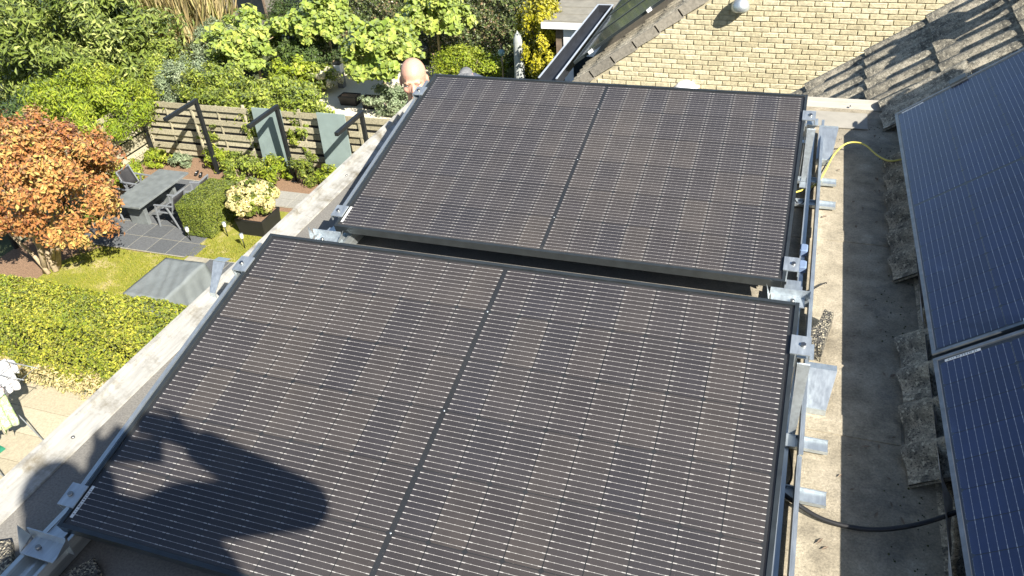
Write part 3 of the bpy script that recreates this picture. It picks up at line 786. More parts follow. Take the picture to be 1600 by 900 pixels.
cable('earth_cable', [(1.70, 2.35, 0.03), (1.80, 2.46, 0.025), (1.835, 2.56, 0.03), (1.875, 2.74, 0.045), (1.93, 2.85, 0.055), (2.0, 2.84, 0.06), (2.06, 2.74, 0.055), (2.115, 2.69, 0.06), (2.20, 2.70, 0.09)], 0.0042, 'yellow_sheath', 'yellow earth cable looping from the frame to the roof panels')
cable('solar_cable', [(1.60, 0.86, 0.05), (1.75, 0.72, 0.03), (1.83, 0.668, 0.02), (1.90, 0.645, 0.012), (2.0, 0.645, 0.014), (2.10, 0.67, 0.035), (2.20, 0.715, 0.07), (2.32, 0.76, 0.15)], 0.0062, 'rubber_black', 'thick black cable crossing the bare roof strip to the tiles')
cable('loose_wire', [(1.762, 1.57, 0.04), (1.79, 1.635, 0.02), (1.825, 1.69, 0.012), (1.862, 1.738, 0.012), (1.872, 1.748, 0.006)], 0.0022, 'rubber_black', 'thin black wire end lying by the gap between the black panels')
cable('panel_lead', [(1.70, 0.98, 0.09), (1.765, 0.90, 0.05), (1.795, 0.83, 0.02), (1.80, 0.76, 0.012), (1.77, 0.70, 0.02)], 0.003, 'rubber_black', 'thin black lead hanging below the shadowed panel edge')
cable('panel_lead', [(1.66, 2.50, 0.09), (1.74, 2.30, 0.02), (1.79, 2.42, 0.015), (1.84, 2.66, 0.02), (1.87, 2.78, 0.012)], 0.003, 'rubber_black', 'thin black lead beside the looping yellow cable')

# ------------------------------------------------------------------ neighbour house
NY = 10.0
nb = thing('neighbour_house', (1.0, NY, G), 'neighbouring house with yellow brick gable and blue-black gutter', 'house')
nbody = [(ev.x + 0.12, G), (ev.x + 0.12, ev.z + 0.02), (rd.x, rd.z - 0.2), (2 * rd.x - ev.x - 0.1, ev.z), (2 * rd.x - ev.x - 0.1, G)]
nwall = MB().prism(nbody, (0, NY, 0), (0, NY + 9, 0), (1, 0, 0), (0, 0, 1)).build('gable_wall', 'mortar', nb)
BW, BH = 0.2097, 0.0682
bmesh_ = []
for k in range(8):
    q = MB(); j = lambda a=0.0035: random.uniform(-a, a)
    w, h, d = BW / 2 - 0.0035, BH / 2 - 0.0032, 0.012
    e = 0.006
    vb = [(-w + j(), 0.004, -h + j(.002)), (w + j(), 0.004, -h + j(.002)), (w + j(), 0.004, h + j(.002)), (-w + j(), 0.004, h + j(.002))]
    vf = [(-w + e + j(), -d + j(.002), -h + e + j(.002)), (w - e + j(), -d + j(.002), -h + e + j(.002)), (w - e + j(), -d + j(.002), h - e + j(.002)), (-w + e + j(), -d + j(.002), h - e + j(.002))]
    q.add(vb + vf, [(4, 5, 6, 7)] + [(i, (i + 1) % 4, 4 + (i + 1) % 4, 4 + i) for i in range(4)])
    bmesh_.append(q.mesh('brick', 'yellow_brick'))
cand = []
rest = MB()
nwl = world_loc(nwall)
for r in range(0, 62):
    z = -3.3 + BH * r
    for c in range(-10, 34):
        x = -1.5 + BW * (c + (0.5 if r % 2 else 0)) + (0.03 if r % 4 > 1 else 0)
        if z > (x - BW / 2 - RX) * TS + RZ - 0.10: continue
        # seen between the verge of this gable and the tiles of the near house
        vis = -2.66 < z < -1.27 and x < 1.85 + (z + 2.52) * 1.32
        if vis: cand.append((abs(z + 1.9), x, z))
        else:
            w, h = BW / 2 - 0.004, BH / 2 - 0.004
            rest.add([(x - w, NY - 0.002, z - h), (x + w, NY - 0.002, z - h), (x + w, NY - 0.002, z + h), (x - w, NY - 0.002, z + h), (x - w + .005, NY - 0.012, z - h + .005), (x + w - .005, NY - 0.012, z - h + .005), (x + w - .005, NY - 0.012, z + h - .005), (x - w + .005, NY - 0.012, z + h - .005)], [(4, 5, 6, 7), (0, 1, 5, 4), (1, 2, 6, 5), (2, 3, 7, 6), (3, 0, 4, 7)])
cand.sort()
for i, (_, x, z) in enumerate(cand):
    if i < 300: inst(random.choice(bmesh_), 'brick', Vector((x, NY + random.uniform(-0.003, 0.002), z)) - nwl, nwall, (0, random.uniform(-0.006, 0.006), random.uniform(-0.012, 0.012)))
    else:
        w, h = BW / 2 - 0.004, BH / 2 - 0.004
        rest.add([(x - w, NY - 0.002, z - h), (x + w, NY - 0.002, z - h), (x + w, NY - 0.002, z + h), (x - w, NY - 0.002, z + h), (x - w + .005, NY - 0.012, z - h + .005), (x + w - .005, NY - 0.012, z - h + .005), (x + w - .005, NY - 0.012, z + h - .005), (x - w + .005, NY - 0.012, z + h - .005)], [(4, 5, 6, 7), (0, 1, 5, 4), (1, 2, 6, 5), (2, 3, 7, 6), (3, 0, 4, 7)])
print('bricks in view', len(cand))
o = rest.build('bricks', 'yellow_brick', nwall); o['kind'] = 'stuff'
nroof = MB().hexa([on_slope(EAVE_S, NY - 0.02, -0.10), on_slope(RIDGE_S, NY - 0.02, -0.10), on_slope(RIDGE_S, NY + 9, -0.10), on_slope(EAVE_S, NY + 9, -0.10),
           on_slope(EAVE_S, NY - 0.02, -0.045), on_slope(RIDGE_S, NY - 0.02, -0.045), on_slope(RIDGE_S, NY + 9, -0.045), on_slope(EAVE_S, NY + 9, -0.045)]).build('roof', 'far_tile', nb)
for k in range(16):
    s = EAVE_S + 0.38 * k
    for c in range(3): place_tile(nroof, s, NY + 0.14 + 0.33 * c)
    # verge piece hanging over the gable
    mb = MB(); a = on_slope(s - 0.01, NY - 0.055, 0.035); b = on_slope(s + 0.39, NY - 0.055, 0.012)
    dn = -NZ * 0.135
    mb.hexa([a + dn, b + dn, b + dn + Vector((0, 0.028, 0)), a + dn + Vector((0, 0.028, 0)), a, b, b + Vector((0, 0.028, 0)), a + Vector((0, 0.028, 0))])
    mb.build('verge_tile', 'far_tile', nroof)
# gutter: dark box channel with pale rims
gz = -2.55
gu = MB(); x0, x1, y0, y1 = -1.93, -1.66, NY - 0.02, 13.62
gu.box(x0, x1, y0, y1, gz - 0.16, gz - 0.13); gu.box(x0, x0 + 0.015, y0, y1, gz - 0.129, gz); gu.box(x1 - 0.015, x1, y0, y1, gz - 0.129, gz); gu.box(x0 + 0.016, x1 - 0.016, y1 - 0.015, y1, gz - 0.129, gz - 0.001)
g_ = gu.build('gutter', 'dark_gutter', nb)
gr = MB(); gr.box(x0 - 0.012, x0 + 0.012, y0, y1 + 0.012, gz + 0.001, gz + 0.012); gr.box(x1 - 0.012, x1 + 0.012, y0, y1 + 0.012, gz + 0.001, gz + 0.012); gr.box(x0 + 0.013, x1 - 0.013, y1 - 0.012, y1 + 0.012, gz + 0.001, gz + 0.012)
gr.build('gutter_rim', 'gutter_edge', g_)
MB().box(-1.64, -1.28, NY - 0.05, NY + 0.004, gz - 0.34, gz - 0.21)  .build('white_fascia', 'white_paint', nb)
# their own solar panels
for k in range(3):
    t = thing('solar_module', on_slope(EAVE_S + 0.06, NY + 0.40 + 1.15 * k, 0.10), ['black framed solar panel beside the verge tiles of the neighbouring roof', 'black framed solar panel second from the verge of the neighbouring roof', 'black framed solar panel third from the verge of the neighbouring roof'][k], 'solar panel')
    yb = NY + 0.40 + 1.15 * k
    def hx(mb, s0, s1, ya, yb_, h0, h1): mb.hexa([on_slope(s, y, h) for h in (h0, h1) for s, y in ((s0, ya), (s1, ya), (s1, yb_), (s0, yb_))]); return mb
    S0 = EAVE_S + 0.06; f_ = MB()
    hx(f_, S0, S0 + 1.76, yb, yb + 0.03, 0.145, 0.185); hx(f_, S0, S0 + 1.76, yb + 1.10, yb + 1.13, 0.145, 0.185)
    hx(f_, S0, S0 + 0.03, yb + 0.031, yb + 1.099, 0.145, 0.184); hx(f_, S0 + 1.73, S0 + 1.76, yb + 0.031, yb + 1.099, 0.145, 0.184)
    f_.build('frame', 'black_frame', t)
    hx(MB(), S0 + 0.031, S0 + 1.729, yb + 0.031, yb + 1.099, 0.165, 0.17).build('cell_sheet', 'backsheet', t)
    MB().add([on_slope(s, y, 0.177) for s, y in ((S0 + 0.031, yb + 0.031), (S0 + 1.729, yb + 0.031), (S0 + 1.729, yb + 1.099), (S0 + 0.031, yb + 1.099))], [(0, 3, 2, 1)]).build('glass', 'dusty_glass', t)
    for s in ((0.3, 1.35) if k == 0 else ()):
        hx(MB(), S0 + s, S0 + s + 0.06, yb - 0.05, yb + 0.012 - 0.001, 0.145, 0.19).build('end_clamp', 'white_paint', t)
# lamp and vent on the gable
lp = thing('wall_lamp', (0.86, NY - 0.1, -1.45), 'silver dome lamp fixed to the yellow brick gable', 'lamp')
MB().lathe((0.86, NY - 0.10, -1.47), [(0.10, 0.0), (0.115, 0.03), (0.11, 0.08), (0.085, 0.13), (0.04, 0.165), (0.005, 0.175)], 20).build('lamp_shade', 'galvanised', lp)
MB().lathe((0.86, NY - 0.10, -1.50), [(0.03, 0.0), (0.07, 0.01), (0.085, 0.0295)], 16).build('lens', 'window_glass', lp)
MB().box(0.83, 0.89, NY - 0.05, NY - 0.013, -1.44, -1.36).build('wall_bracket', 'steel_bolt', lp)
vt = thing('wall_vent', (0.2, NY - 0.1, -2.75), 'white domed vent hood low on the yellow brick gable', 'vent')
def dome(u, v):
    a = math.pi * u; r = 0.19 * math.cos(v * math.pi / 2) ** 0.7
    return (0.22 - 0.19 * math.cos(a) * math.cos(v * math.pi / 2) ** 0.5, NY - 0.014 - 0.15 * math.sin(a) * math.cos(v * math.pi / 2) ** 0.5, -2.66 + 0.20 * v)
MB().grid(dome, 18, 8).build('hood', 'white_paint', vt)
MB().box(0.01, 0.43, NY - 0.05, NY - 0.0135, -2.69, -2.661).build('base_plate', 'white_paint', vt)

# annex in the garden behind
an = thing('garden_annex', (-4.2, 24.5, G), 'low annex with pale roof and white front beyond the gutter', 'annex')
MB().box(-5.62, -2.0, 22.98, 28.0, G, -5.98).build('wall', 'brown_brick', an)
mb = MB(); mb.add([(-5.98, 22.75, -5.86), (-1.8, 22.75, -5.86), (-1.8, 28.2, -5.62), (-5.98, 28.2, -5.62), (-5.98, 22.75, -5.97), (-1.8, 22.75, -5.97), (-1.8, 28.2, -5.75), (-5.98, 28.2, -5.75)], [(0, 1, 2, 3), (4, 7, 6, 5), (0, 4, 5, 1), (1, 5, 6, 2), (2, 6, 7, 3), (3, 7, 4, 0)])
rf = mb.build('roof', 'annex_roof', an)
for k in range(8): MB().box(-5.97, -1.81, 22.9 + k * 0.64, 22.93 + k * 0.64, -5.868 + k * 0.0282, -5.835 + k * 0.0282).build('roof_batten', 'annex_roof', rf)
MB().box(-6.0, -1.78, 22.71, 22.745, -6.02, -5.83).build('fascia', 'white_paint', an)
fr = MB().box(-5.36, -2.6, 22.93, 22.975, G, -6.05).build('front_panel', 'white_paint', an)
dr = MB(); dr.box(-5.2, -4.2, 22.90, 22.925, G + 0.05, -6.75); dr.build('door', 'white_paint', an)
MB().box(-5.05, -4.35, 22.885, 22.896, -7.6, -6.9).build('window', 'window_glass', an)
# ------------------------------------------------------------------ foliage
def leaf_cloud(name, pts, nrm, L, W, mat, parent=None, droop=0.3, fold=0.25, tint=None, along=None, kind=None):
    """one mesh of many small folded leaves; pts, nrm are (N,3) in world coordinates"""
    N = len(pts); rng = RNG
    nrm = nrm / np.maximum(np.linalg.norm(nrm, axis=1, keepdims=True), 1e-6)
    t = rng.normal(size=(N, 3)) if along is None else along + rng.normal(size=(N, 3)) * 0.25
    t = t - (t * nrm).sum(1, keepdims=True) * nrm
    t /= np.maximum(np.linalg.norm(t, axis=1, keepdims=True), 1e-6)
    t[:, 2] -= droop; t /= np.linalg.norm(t, axis=1, keepdims=True)
    b = np.cross(nrm, t); b /= np.maximum(np.linalg.norm(b, axis=1, keepdims=True), 1e-6)
    n2 = np.cross(t, b)
    s = rng.uniform(0.45, 1.4, (N, 1))
    l = L * s; w = W * s * rng.uniform(0.8, 1.2, (N, 1))
    base = pts - t * l * 0.5
    v = np.empty((N, 4, 3), np.float32)
    v[:, 0] = base
    v[:, 1] = base + t * l * 0.45 + b * w * 0.5 + n2 * w * fold
    v[:, 2] = base + t * l - n2 * l * 0.10
    v[:, 3] = base + t * l * 0.45 - b * w * 0.5 + n2 * w * fold
    off = np.array(world_loc(parent)) if parent is not None else np.zeros(3)
    v = (v.reshape(-1, 3) - off).astype(np.float32)
    me = bpy.data.meshes.new(name)
    me.vertices.add(4 * N); me.vertices.foreach_set('co', v.ravel())
    me.loops.add(6 * N)
    k = (np.arange(N) * 4)[:, None] + np.array([0, 1, 2, 0, 2, 3])[None]
    me.loops.foreach_set('vertex_index', k.ravel().astype(np.int32))
    me.polygons.add(2 * N); me.polygons.foreach_set('loop_start', (np.arange(2 * N) * 3).astype(np.int32))
    at = me.attributes.new('tint', 'FLOAT', 'FACE')
    tv = rng.random(N) if tint is None else np.clip(tint, 0, 1)
    at.data.foreach_set('value', np.repeat(tv, 2).astype(np.float32))
    me.materials.append(MATS[mat]); me.update(calc_edges=True)
    o = bpy.data.objects.new(name, me); COL.objects.link(o)
    if parent is not None: o.parent = parent
    if kind: o['kind'] = kind
    return o

def lumpy_points(c, r, N, clumps=40, csize=0.22, shell=0.75, flat_bottom=-1.0, lobes=6, seed=0):
    """points and outward normals gathered in clumps over an uneven ellipsoid crown"""
    rng = np.random.default_rng(seed)
    c = np.array(c); r = np.array(r)
    ld = rng.normal(size=(lobes, 3)); ld /= np.linalg.norm(ld, axis=1, keepdims=True); la = rng.uniform(-0.16, 0.22, lobes)
    def rad(d): return 1 + (la[None] * np.maximum(0, d @ ld.T) ** 3).sum(1)
    cd = rng.normal(size=(clumps * 3, 3)); cd /= np.linalg.norm(cd, axis=1, keepdims=True); cd = cd[cd[:, 2] > flat_bottom][:clumps]
    cr = rad(cd) * rng.uniform(shell, 1.04, len(cd))
    cc = cd * cr[:, None]
    ci = rng.integers(0, len(cc), N)
    sz = csize * rng.uniform(0.7, 1.4, len(cc))
    offv = rng.normal(size=(N, 3)); ol = np.linalg.norm(offv, axis=1, keepdims=True)
    offv = offv / ol * np.abs(rng.normal(0.75, 0.3, (N, 1))) * sz[ci][:, None]
    p = cc[ci] + offv
    ctint = rng.normal(0, 0.14, len(cc))[ci]
    inner = rng.random(N) < 0.16
    p[inner] = cd[ci[inner]] * rng.uniform(0.2, 0.8, (inner.sum(), 1)) + rng.normal(0, 0.1, (inner.sum(), 3))
    keep = p[:, 2] > flat_bottom - 0.15
    p, offv, ci, ctint = p[keep], offv[keep], ci[keep], ctint[keep]
    n = offv / np.maximum(np.linalg.norm(offv, axis=1, keepdims=True), 1e-6) * 0.6 + cd[ci] * 0.5 + rng.normal(0, 0.45, p.shape) + np.array([0, 0, 0.35])
    return c + p * r, n, np.clip(0.5 + ctint + rng.normal(0, 0.22, len(p)), 0, 1)

def box_points(x0, x1, y0, y1, z0, z1, N, wob=0.05, seed=0, depth=0.12):
    rng = np.random.default_rng(seed)
    fa = [((x1 - x0) * (y1 - y0), 2, z1), ((y1 - y0) * (z1 - z0), 0, x0), ((y1 - y0) * (z1 - z0), 0, x1), ((x1 - x0) * (z1 - z0), 1, y0), ((x1 - x0) * (z1 - z0), 1, y1)]
    A = np.array([a for a, _, _ in fa]); fi = rng.choice(5, N, p=A / A.sum())
    p = np.stack([rng.uniform(x0, x1, N), rng.uniform(y0, y1, N), rng.uniform(z0, z1, N)], 1)
    n = np.zeros((N, 3)); nn = [(0, 0, 1), (-1, 0, 0), (1, 0, 0), (0, -1, 0), (0, 1, 0)]
    for k, (_, ax, val) in enumerate(fa):
        m = fi == k; p[m, ax] = val; n[m] = nn[k]
    wv = np.sin(p[:, 0] * 5.1 + seed) * np.sin(p[:, 1] * 4.3 + 1) + np.sin(p[:, 2] * 6.0 + p[:, 0] * 2.2) + 0.7 * np.sin(p[:, 0] * 13 + p[:, 1] * 11 + p[:, 2] * 9)
    p += n * (wv[:, None] * wob - np.abs(rng.normal(0, depth, (N, 1))))
    c = np.array([(x0 + x1) / 2, (y0 + y1) / 2, (z0 + z1) / 2]); h = np.array([x1 - x0, y1 - y0, z1 - z0]) / 2
    q = np.abs((p - c) / h); ex = np.sort(q, 1)[:, 1]                       # round the edges off
    p -= (p - c) * (np.clip(ex - 0.82, 0, 1) * 0.35)[:, None]
    t = np.clip(0.5 + 0.12 * np.sin(p[:, 0] * 3 + p[:, 1] * 2.3) + rng.normal(0, 0.25, N), 0, 1)
    return p, n * 0.7 + rng.normal(0, 0.55, p.shape) + np.array([0, 0, 0.25]), t

def stems(mb, base, tops, r0, r1, n=6, bend=0.12):
    for tp in tops:
        a = Vector(base) + Vector((random.uniform(-.05, .05), random.uniform(-.05, .05), 0)); b = Vector(tp)
        pts = [a + (b - a) * t + Vector((random.uniform(-1, 1), random.uniform(-1, 1), 0)) * bend * math.sin(math.pi * t) for t in (0, .3, .6, 1)]
        mb.tube(pts, [r0, r0 * .8, (r0 + r1) / 2, r1], n)

def shrub(name, c, r, N, L, W, mat, label, cat='shrub', clumps=40, csize=0.24, droop=0.3, flatb=-0.8, trunk=None, seed=None, group=None, shell=0.72, barkm='bark', fold=0.25, crown='crown', lobes=6):
    seed = seed if seed is not None else int(abs(c[0] * 37 + c[1] * 91)) 
    t = thing(name, (c[0], c[1], G), label, cat, group)
    p, n, tt = lumpy_points(c, r, N, clumps, csize, shell, flatb, lobes, seed)
    p[:, 2] = np.maximum(p[:, 2], G + 0.02)
    leaf_cloud(crown, p, n, L, W, mat, t, droop, fold, tt)
    mb = MB()
    tr = trunk or [(c[0] + random.uniform(-.4, .4) * r[0], c[1] + random.uniform(-.4, .4) * r[1], c[2] + random.uniform(-.2, .4) * r[2]) for _ in range(5)]
    stems(mb, (c[0], c[1], G), tr, 0.035, 0.012)
    mb.build('trunk' if cat == 'tree' else 'stem', barkm, t)
    return t

# big cherry laurel
shrub('laurel_bush', (-22.6, 20.3, -6.35), (3.5, 3.0, 2.35), 46000, 0.25, 0.07, 'leaf_laurel', 'huge glossy laurel bush with long narrow leaves beside the tall straw grass', clumps=150, csize=0.15, droop=0.45, flatb=-0.9)
shrub('laurel_bush', (-29.5, 25.0, -6.1), (4.5, 3.0, 2.6), 26000, 0.20, 0.06, 'leaf_laurel', 'laurel bush growing behind the huge laurel', clumps=110, csize=0.16, droop=0.45, flatb=-0.9, seed=5)
shrub('feathery_shrub', (-17.85, 15.95, -6.85), (1.7, 1.75, 1.3), 30000, 0.13, 0.04, 'leaf_lime', 'feathery lime green shrub spilling over the fence corner', clumps=70, csize=0.2, droop=0.5, flatb=-1.0)
# Japanese maple
mt = thing('maple_tree', (-15.1, 10.75, G), 'orange red Japanese maple with several pale stems', 'tree')
p, n, tt = lumpy_points((-14.72, 11.05, -6.2), (1.78, 1.65, 1.6), 36000, 110, 0.15, 0.70, -0.55, 6, 3)
leaf_cloud('crown', p, n, 0.108, 0.055, 'leaf_maple', mt, 0.35, 0.2, tt)
mb = MB()
for a, (dx, dy, dz, r) in enumerate([(-0.5, 0.1, 1.7, .06), (0.35, 0.4, 1.9, .065), (0.8, -0.2, 1.5, .05), (-0.2, 0.7, 1.8, .05), (0.2, -0.3, 2.1, .06), (-0.7, -0.3, 1.4, .045)]):
    b = Vector((-15.1 + 0.14 * math.cos(a), 10.75 + 0.14 * math.sin(a), G)); t_ = Vector((-15.0 + dx, 10.8 + dy, G + dz))
    mb.tube([b, b + (t_ - b) * .35 + Vector((0.06 * math.sin(a * 2), 0.05, 0.05)), b + (t_ - b) * .7, t_, t_ + (t_ - b) * .35], [r * 1.3, r, r * .8, r * .55, r * .2], 8)
mb.build('trunk', 'pale_bark', mt)
# clipped hedge by the terrace
hd = thing('clipped_hedge', (-11.4, 7.9, G), 'long clipped yellow green hedge beside the sandy terrace', 'hedge')
p, n, tt = box_points(-15.2, -5.0, 7.4, 8.5, G + 0.05, -6.75, 88000, 0.035, 2, 0.08)
leaf_cloud('foliage', p, n, 0.062, 0.034, 'leaf_hedge', hd, 0.2, 0.25, tt)
p, n, tt = box_points(-15.1, -5.0, 7.15, 7.6, G, G + 0.35, 10500, 0.05, 5, 0.1)
leaf_cloud('undergrowth', p, n, 0.09, 0.03, 'straw', hd, 0.2, 0.2, tt)
mb = MB()
for x in np.arange(-15, -5.1, 0.45): mb.tube([(x, 7.95, G), (x + .03, 7.95, G + .9), (x, 7.97, G + 1.5)], [.025, .018, .008], 5)
mb.build('stem', 'bark', hd)
# small box hedge
bh = thing('box_hedge', (-12.2, 13.55, G), 'small dark box hedge block between table and lawn', 'hedge')
p, n, tt = box_points(-12.72, -11.85, 12.85, 14.35, G + 0.03, -7.5, 24000, 0.022, 3, 0.05)
leaf_cloud('foliage', p, n, 0.042, 0.024, 'leaf_box', bh, 0.2, 0.25, tt)
mb = MB()
for y in (13.0, 13.4, 13.8, 14.2): mb.tube([(-12.3, y, G), (-12.28, y, G + .7)], [.02, .008], 5)
mb.build('stem', 'bark', bh)
# umbrella catalpas
def catalpa(base, h, r, label, seed):
    t = thing('catalpa_tree', (base[0], base[1], G), label, 'tree', 'ball headed catalpas')
    c = (base[0] + 0.1, base[1] - 0.15, G + h)
    p, n, tt = lumpy_points(c, r, 4600, 52, 0.19, 0.72, -0.55, 6, seed)
    leaf_cloud('crown', p, n * 0.5 + np.array([0.15, -0.25, 0.75]), 0.19, 0.165, 'leaf_catalpa', t, 0.55, 0.16, tt)
    mb = MB(); mb.tube([(base[0], base[1], G), (base[0] + .03, base[1], G + h * .4), (c[0], c[1], G + h - r[2] * .3)], [.06, .05, .045], 8)
    for a in range(6):
        d = Vector((math.cos(a * 1.05), math.sin(a * 1.05), 0.5)); s = Vector((c[0], c[1], G + h - r[2] * .35))
        mb.tube([s, s + d * r[0] * .35, s + d * r[0] * .75], [.03, .02, .008], 5)
    mb.build('trunk', 'pale_bark', t)
catalpa((-14.55, 24.1), 2.1, (1.12, 1.12, 0.85), 'bright ball catalpa above the white hydrangea', 21)
catalpa((-11.15, 21.6), 2.0, (1.25, 1.25, 0.92), 'bright ball catalpa above the low dark planters', 22)
catalpa((-10.5, 24.7), 2.15, (1.08, 1.08, 0.85), 'bright ball catalpa in front of the beech hedge', 23)
catalpa((-16.6, 22.4), 1.85, (1.3, 1.25, 0.95), 'bright broad catalpa between the straw grass and its ball shaped neighbours', 24)
# climber spilling over the fence
t = thing('climbing_shrub', (-12.9, 18.0, G), 'loose leafy climber spilling over the top of the slatted fence', 'climber')
pp = [lumpy_points((-13.5, 18.1, -7.1), (2.0, 0.95, 0.85), 15000, 90, 0.2, 0.7, -0.9, 6, 31), lumpy_points((-15.6, 18.9, -7.1), (1.2, 1.0, 0.85), 7000, 50, 0.2, 0.7, -0.9, 6, 32),
      lumpy_points((-11.3, 17.6, -7.35), (0.9, 0.4, 0.55), 2600, 50, 0.2, 0.7, -0.9, 6, 33), lumpy_points((-13.0, 16.95, -7.2), (0.75, 0.12, 0.75), 700, 16, 0.16, 0.5, -1, 4, 34),
      lumpy_points((-11.5, 16.95, -7.3), (0.5, 0.12, 0.7), 600, 14, 0.16, 0.5, -1, 4, 35), lumpy_points((-14.6, 16.93, -7.55), (0.5, 0.06, 0.4), 160, 9, 0.14, 0.5, -1, 4, 36)]
p = np.concatenate([q[0] for q in pp]); n = np.concatenate([q[1] for q in pp]); tt = np.concatenate([q[2] for q in pp])
leaf_cloud('crown', p, n, 0.12, 0.055, 'leaf_climber', t, 0.4, 0.2, tt)
mb = MB(); stems(mb, (-13.2, 18.2, G), [(-14.5, 18, -7), (-12, 18, -7), (-13.3, 18.6, -6.6), (-11, 18.1, -7.3), (-15.3, 18.6, -7.2)], .04, .012, bend=.2); mb.build('stem', 'bark', t)
shrub('silver_shrub', (-17.1, 19.3, -7.2), (0.95, 0.9, 0.95), 9000, 0.07, 0.04, 'leaf_silver', 'small leaved silvery shrub behind the fence corner', clumps=60, csize=0.2)
shrub('mixed_shrub', (-19.9, 20.8, -7.35), (1.5, 1.2, 1.1), 15000, 0.12, 0.05, 'leaf_climber', 'mid green shrub between the huge laurel and the broad catalpa', clumps=70, csize=0.2)
shrub('yellow_green_shrub', (-14.9, 22.1, -7.75), (0.75, 0.7, 0.6), 4200, 0.13, 0.09, 'leaf_lime', 'low yellow green shrub beside the white hydrangea', clumps=30)
shrub('dark_shrub', (-15.6, 23.6, -7.6), (1.3, 1.0, 0.8), 7000, 0.12, 0.06, 'leaf_dark', 'dark shrub in the shade between two catalpas', clumps=40)
shrub('dark_shrub', (-17.6, 20.3, -7.8), (1.1, 0.8, 0.6), 5000, 0.12, 0.05, 'leaf_dark', 'dark low shrub below the broad catalpa', clumps=40)
shrub('dark_shrub', (-20.6, 16.6, -7.6), (1.6, 2.0, 0.9), 9000, 0.13, 0.05, 'leaf_dark', 'dark shrub in the shade below the huge laurel', clumps=40)
shrub('mixed_shrub', (-19.2, 24.2, -7.6), (1.5, 1.2, 0.9), 12000, 0.11, 0.045, 'leaf_silver', 'grey green shrub in front of the far shed', clumps=70, csize=0.2)
shrub('mixed_shrub', (-17.0, 26.6, -7.4), (1.6, 1.2, 1.0), 13000, 0.09, 0.04, 'leaf_dark', 'dark shrub behind the ball catalpas', clumps=70, csize=0.2)
shrub('low_lime_shrub', (-9.25, 24.3, -7.9), (1.35, 0.8, 0.65), 9000, 0.10, 0.05, 'leaf_lime', 'low lime shrub at the foot of the beech hedge', clumps=50)
shrub('low_lime_shrub', (-10.7, 21.2, -8.0), (0.8, 0.6, 0.45), 4000, 0.10, 0.05, 'leaf_silver', 'pale low plant beside the dark planters', clumps=30)
shrub('golden_shrub', (-6.35, 23.6, -6.75), (0.75, 0.8, 1.55), 13000, 0.10, 0.06, 'leaf_yellow', 'golden yellow shrub beside the white annex', clumps=70, csize=0.2)
# white and cream hydrangeas
def hydrangea(name, c, r, nh, hr, N, pet, label, leafm, base_z=G, seed=1):
    t = thing(name, (c[0], c[1], base_z), label, 'hydrangea')
    p, n, tt = lumpy_points(c, r, N, 40, 0.22, 0.6, -0.7, 5, seed)
    leaf_cloud('foliage', p, n, 0.12, 0.07, leafm, t, 0.3, 0.2, tt)
    rng = np.random.default_rng(seed)
    for k in range(nh):
        d = rng.normal(size=3); d /= np.linalg.norm(d); d[2] = abs(d[2]) * 0.9 - 0.25; 
        cc = np.array(c) + d * np.array(r) * rng.uniform(0.95, 1.12)
        q = rng.normal(size=(150, 3)); q /= np.linalg.norm(q, axis=1, keepdims=True)
        leaf_cloud('flower_head', cc + q * hr * rng.uniform(0.8, 1.2) * np.array([1, 1, 1.15]), q + rng.normal(0, .25, q.shape), hr * .5, hr * .45, pet, t, 0.05, 0.1, rng.random(150))
    mb = MB(); stems(mb, (c[0], c[1], base_z), [(c[0] + a, c[1] + b, c[2]) for a, b in ((-.2, 0), (.2, .1), (0, -.2))], .015, .008); mb.build('stem', 'bark', t)
    return t
hydrangea('hydrangea', (-14.1, 22.6, -8.0), (0.6, 0.5, 0.4), 26, 0.10, 1500, 'petal_white', 'white hydrangea bush beside the slim garden lantern', 'leaf_climber', seed=41)
hydrangea('hydrangea', (-11.0, 13.75, -7.62), (0.62, 0.55, 0.42), 70, 0.105, 1500, 'petal_cream', 'cream flowered hydrangea standing in a dark planter by the lawn', 'leaf_box', base_z=-7.98, seed=42)
def planter(x0, x1, y0, y1, h, label):
    t = thing('planter', ((x0 + x1) / 2, (y0 + y1) / 2, G), label, 'planter')
    w = 0.03; mb = MB(); e = 0.03
    mb.hexa([(x0 + e, y0 + e, G), (x1 - e, y0 + e, G), (x1 - e, y1 - e, G), (x0 + e, y1 - e, G), (x0, y0, G + h - .05), (x1, y0, G + h - .05), (x1, y1, G + h - .05), (x0, y1, G + h - .05)])
    mb.build('pot', 'planter_dark', t)
    rm_ = MB(); z0, z1 = G + h - .049, G + h
    rm_.box(x0 - .01, x1 + .01, y0 - .01, y0 + w, z0, z1); rm_.box(x0 - .01, x1 + .01, y1 - w, y1 + .01, z0, z1); rm_.box(x0 - .01, x0 + w, y0 + w + .001, y1 - w - .001, z0, z1); rm_.box(x1 - w, x1 + .01, y0 + w + .001, y1 - w - .001, z0, z1)
    rm_.build('rim', 'planter_dark', t)
    MB().box(x0 + w + .001, x1 - w - .001, y0 + w + .001, y1 - w - .001, z0, z1 - .02).build('soil', 'soil', t)
    return t
planter(-11.35, -10.55, 13.3, 14.1, 0.46, 'dark square planter under the cream hydrangea')
planter(-12.95, -12.3, 21.5, 21.9, 0.32, 'low dark planter box on the pale gravel')
planter(-12.0, -11.4, 21.35, 21.75, 0.36, 'low dark planter box at the foot of a ball catalpa')
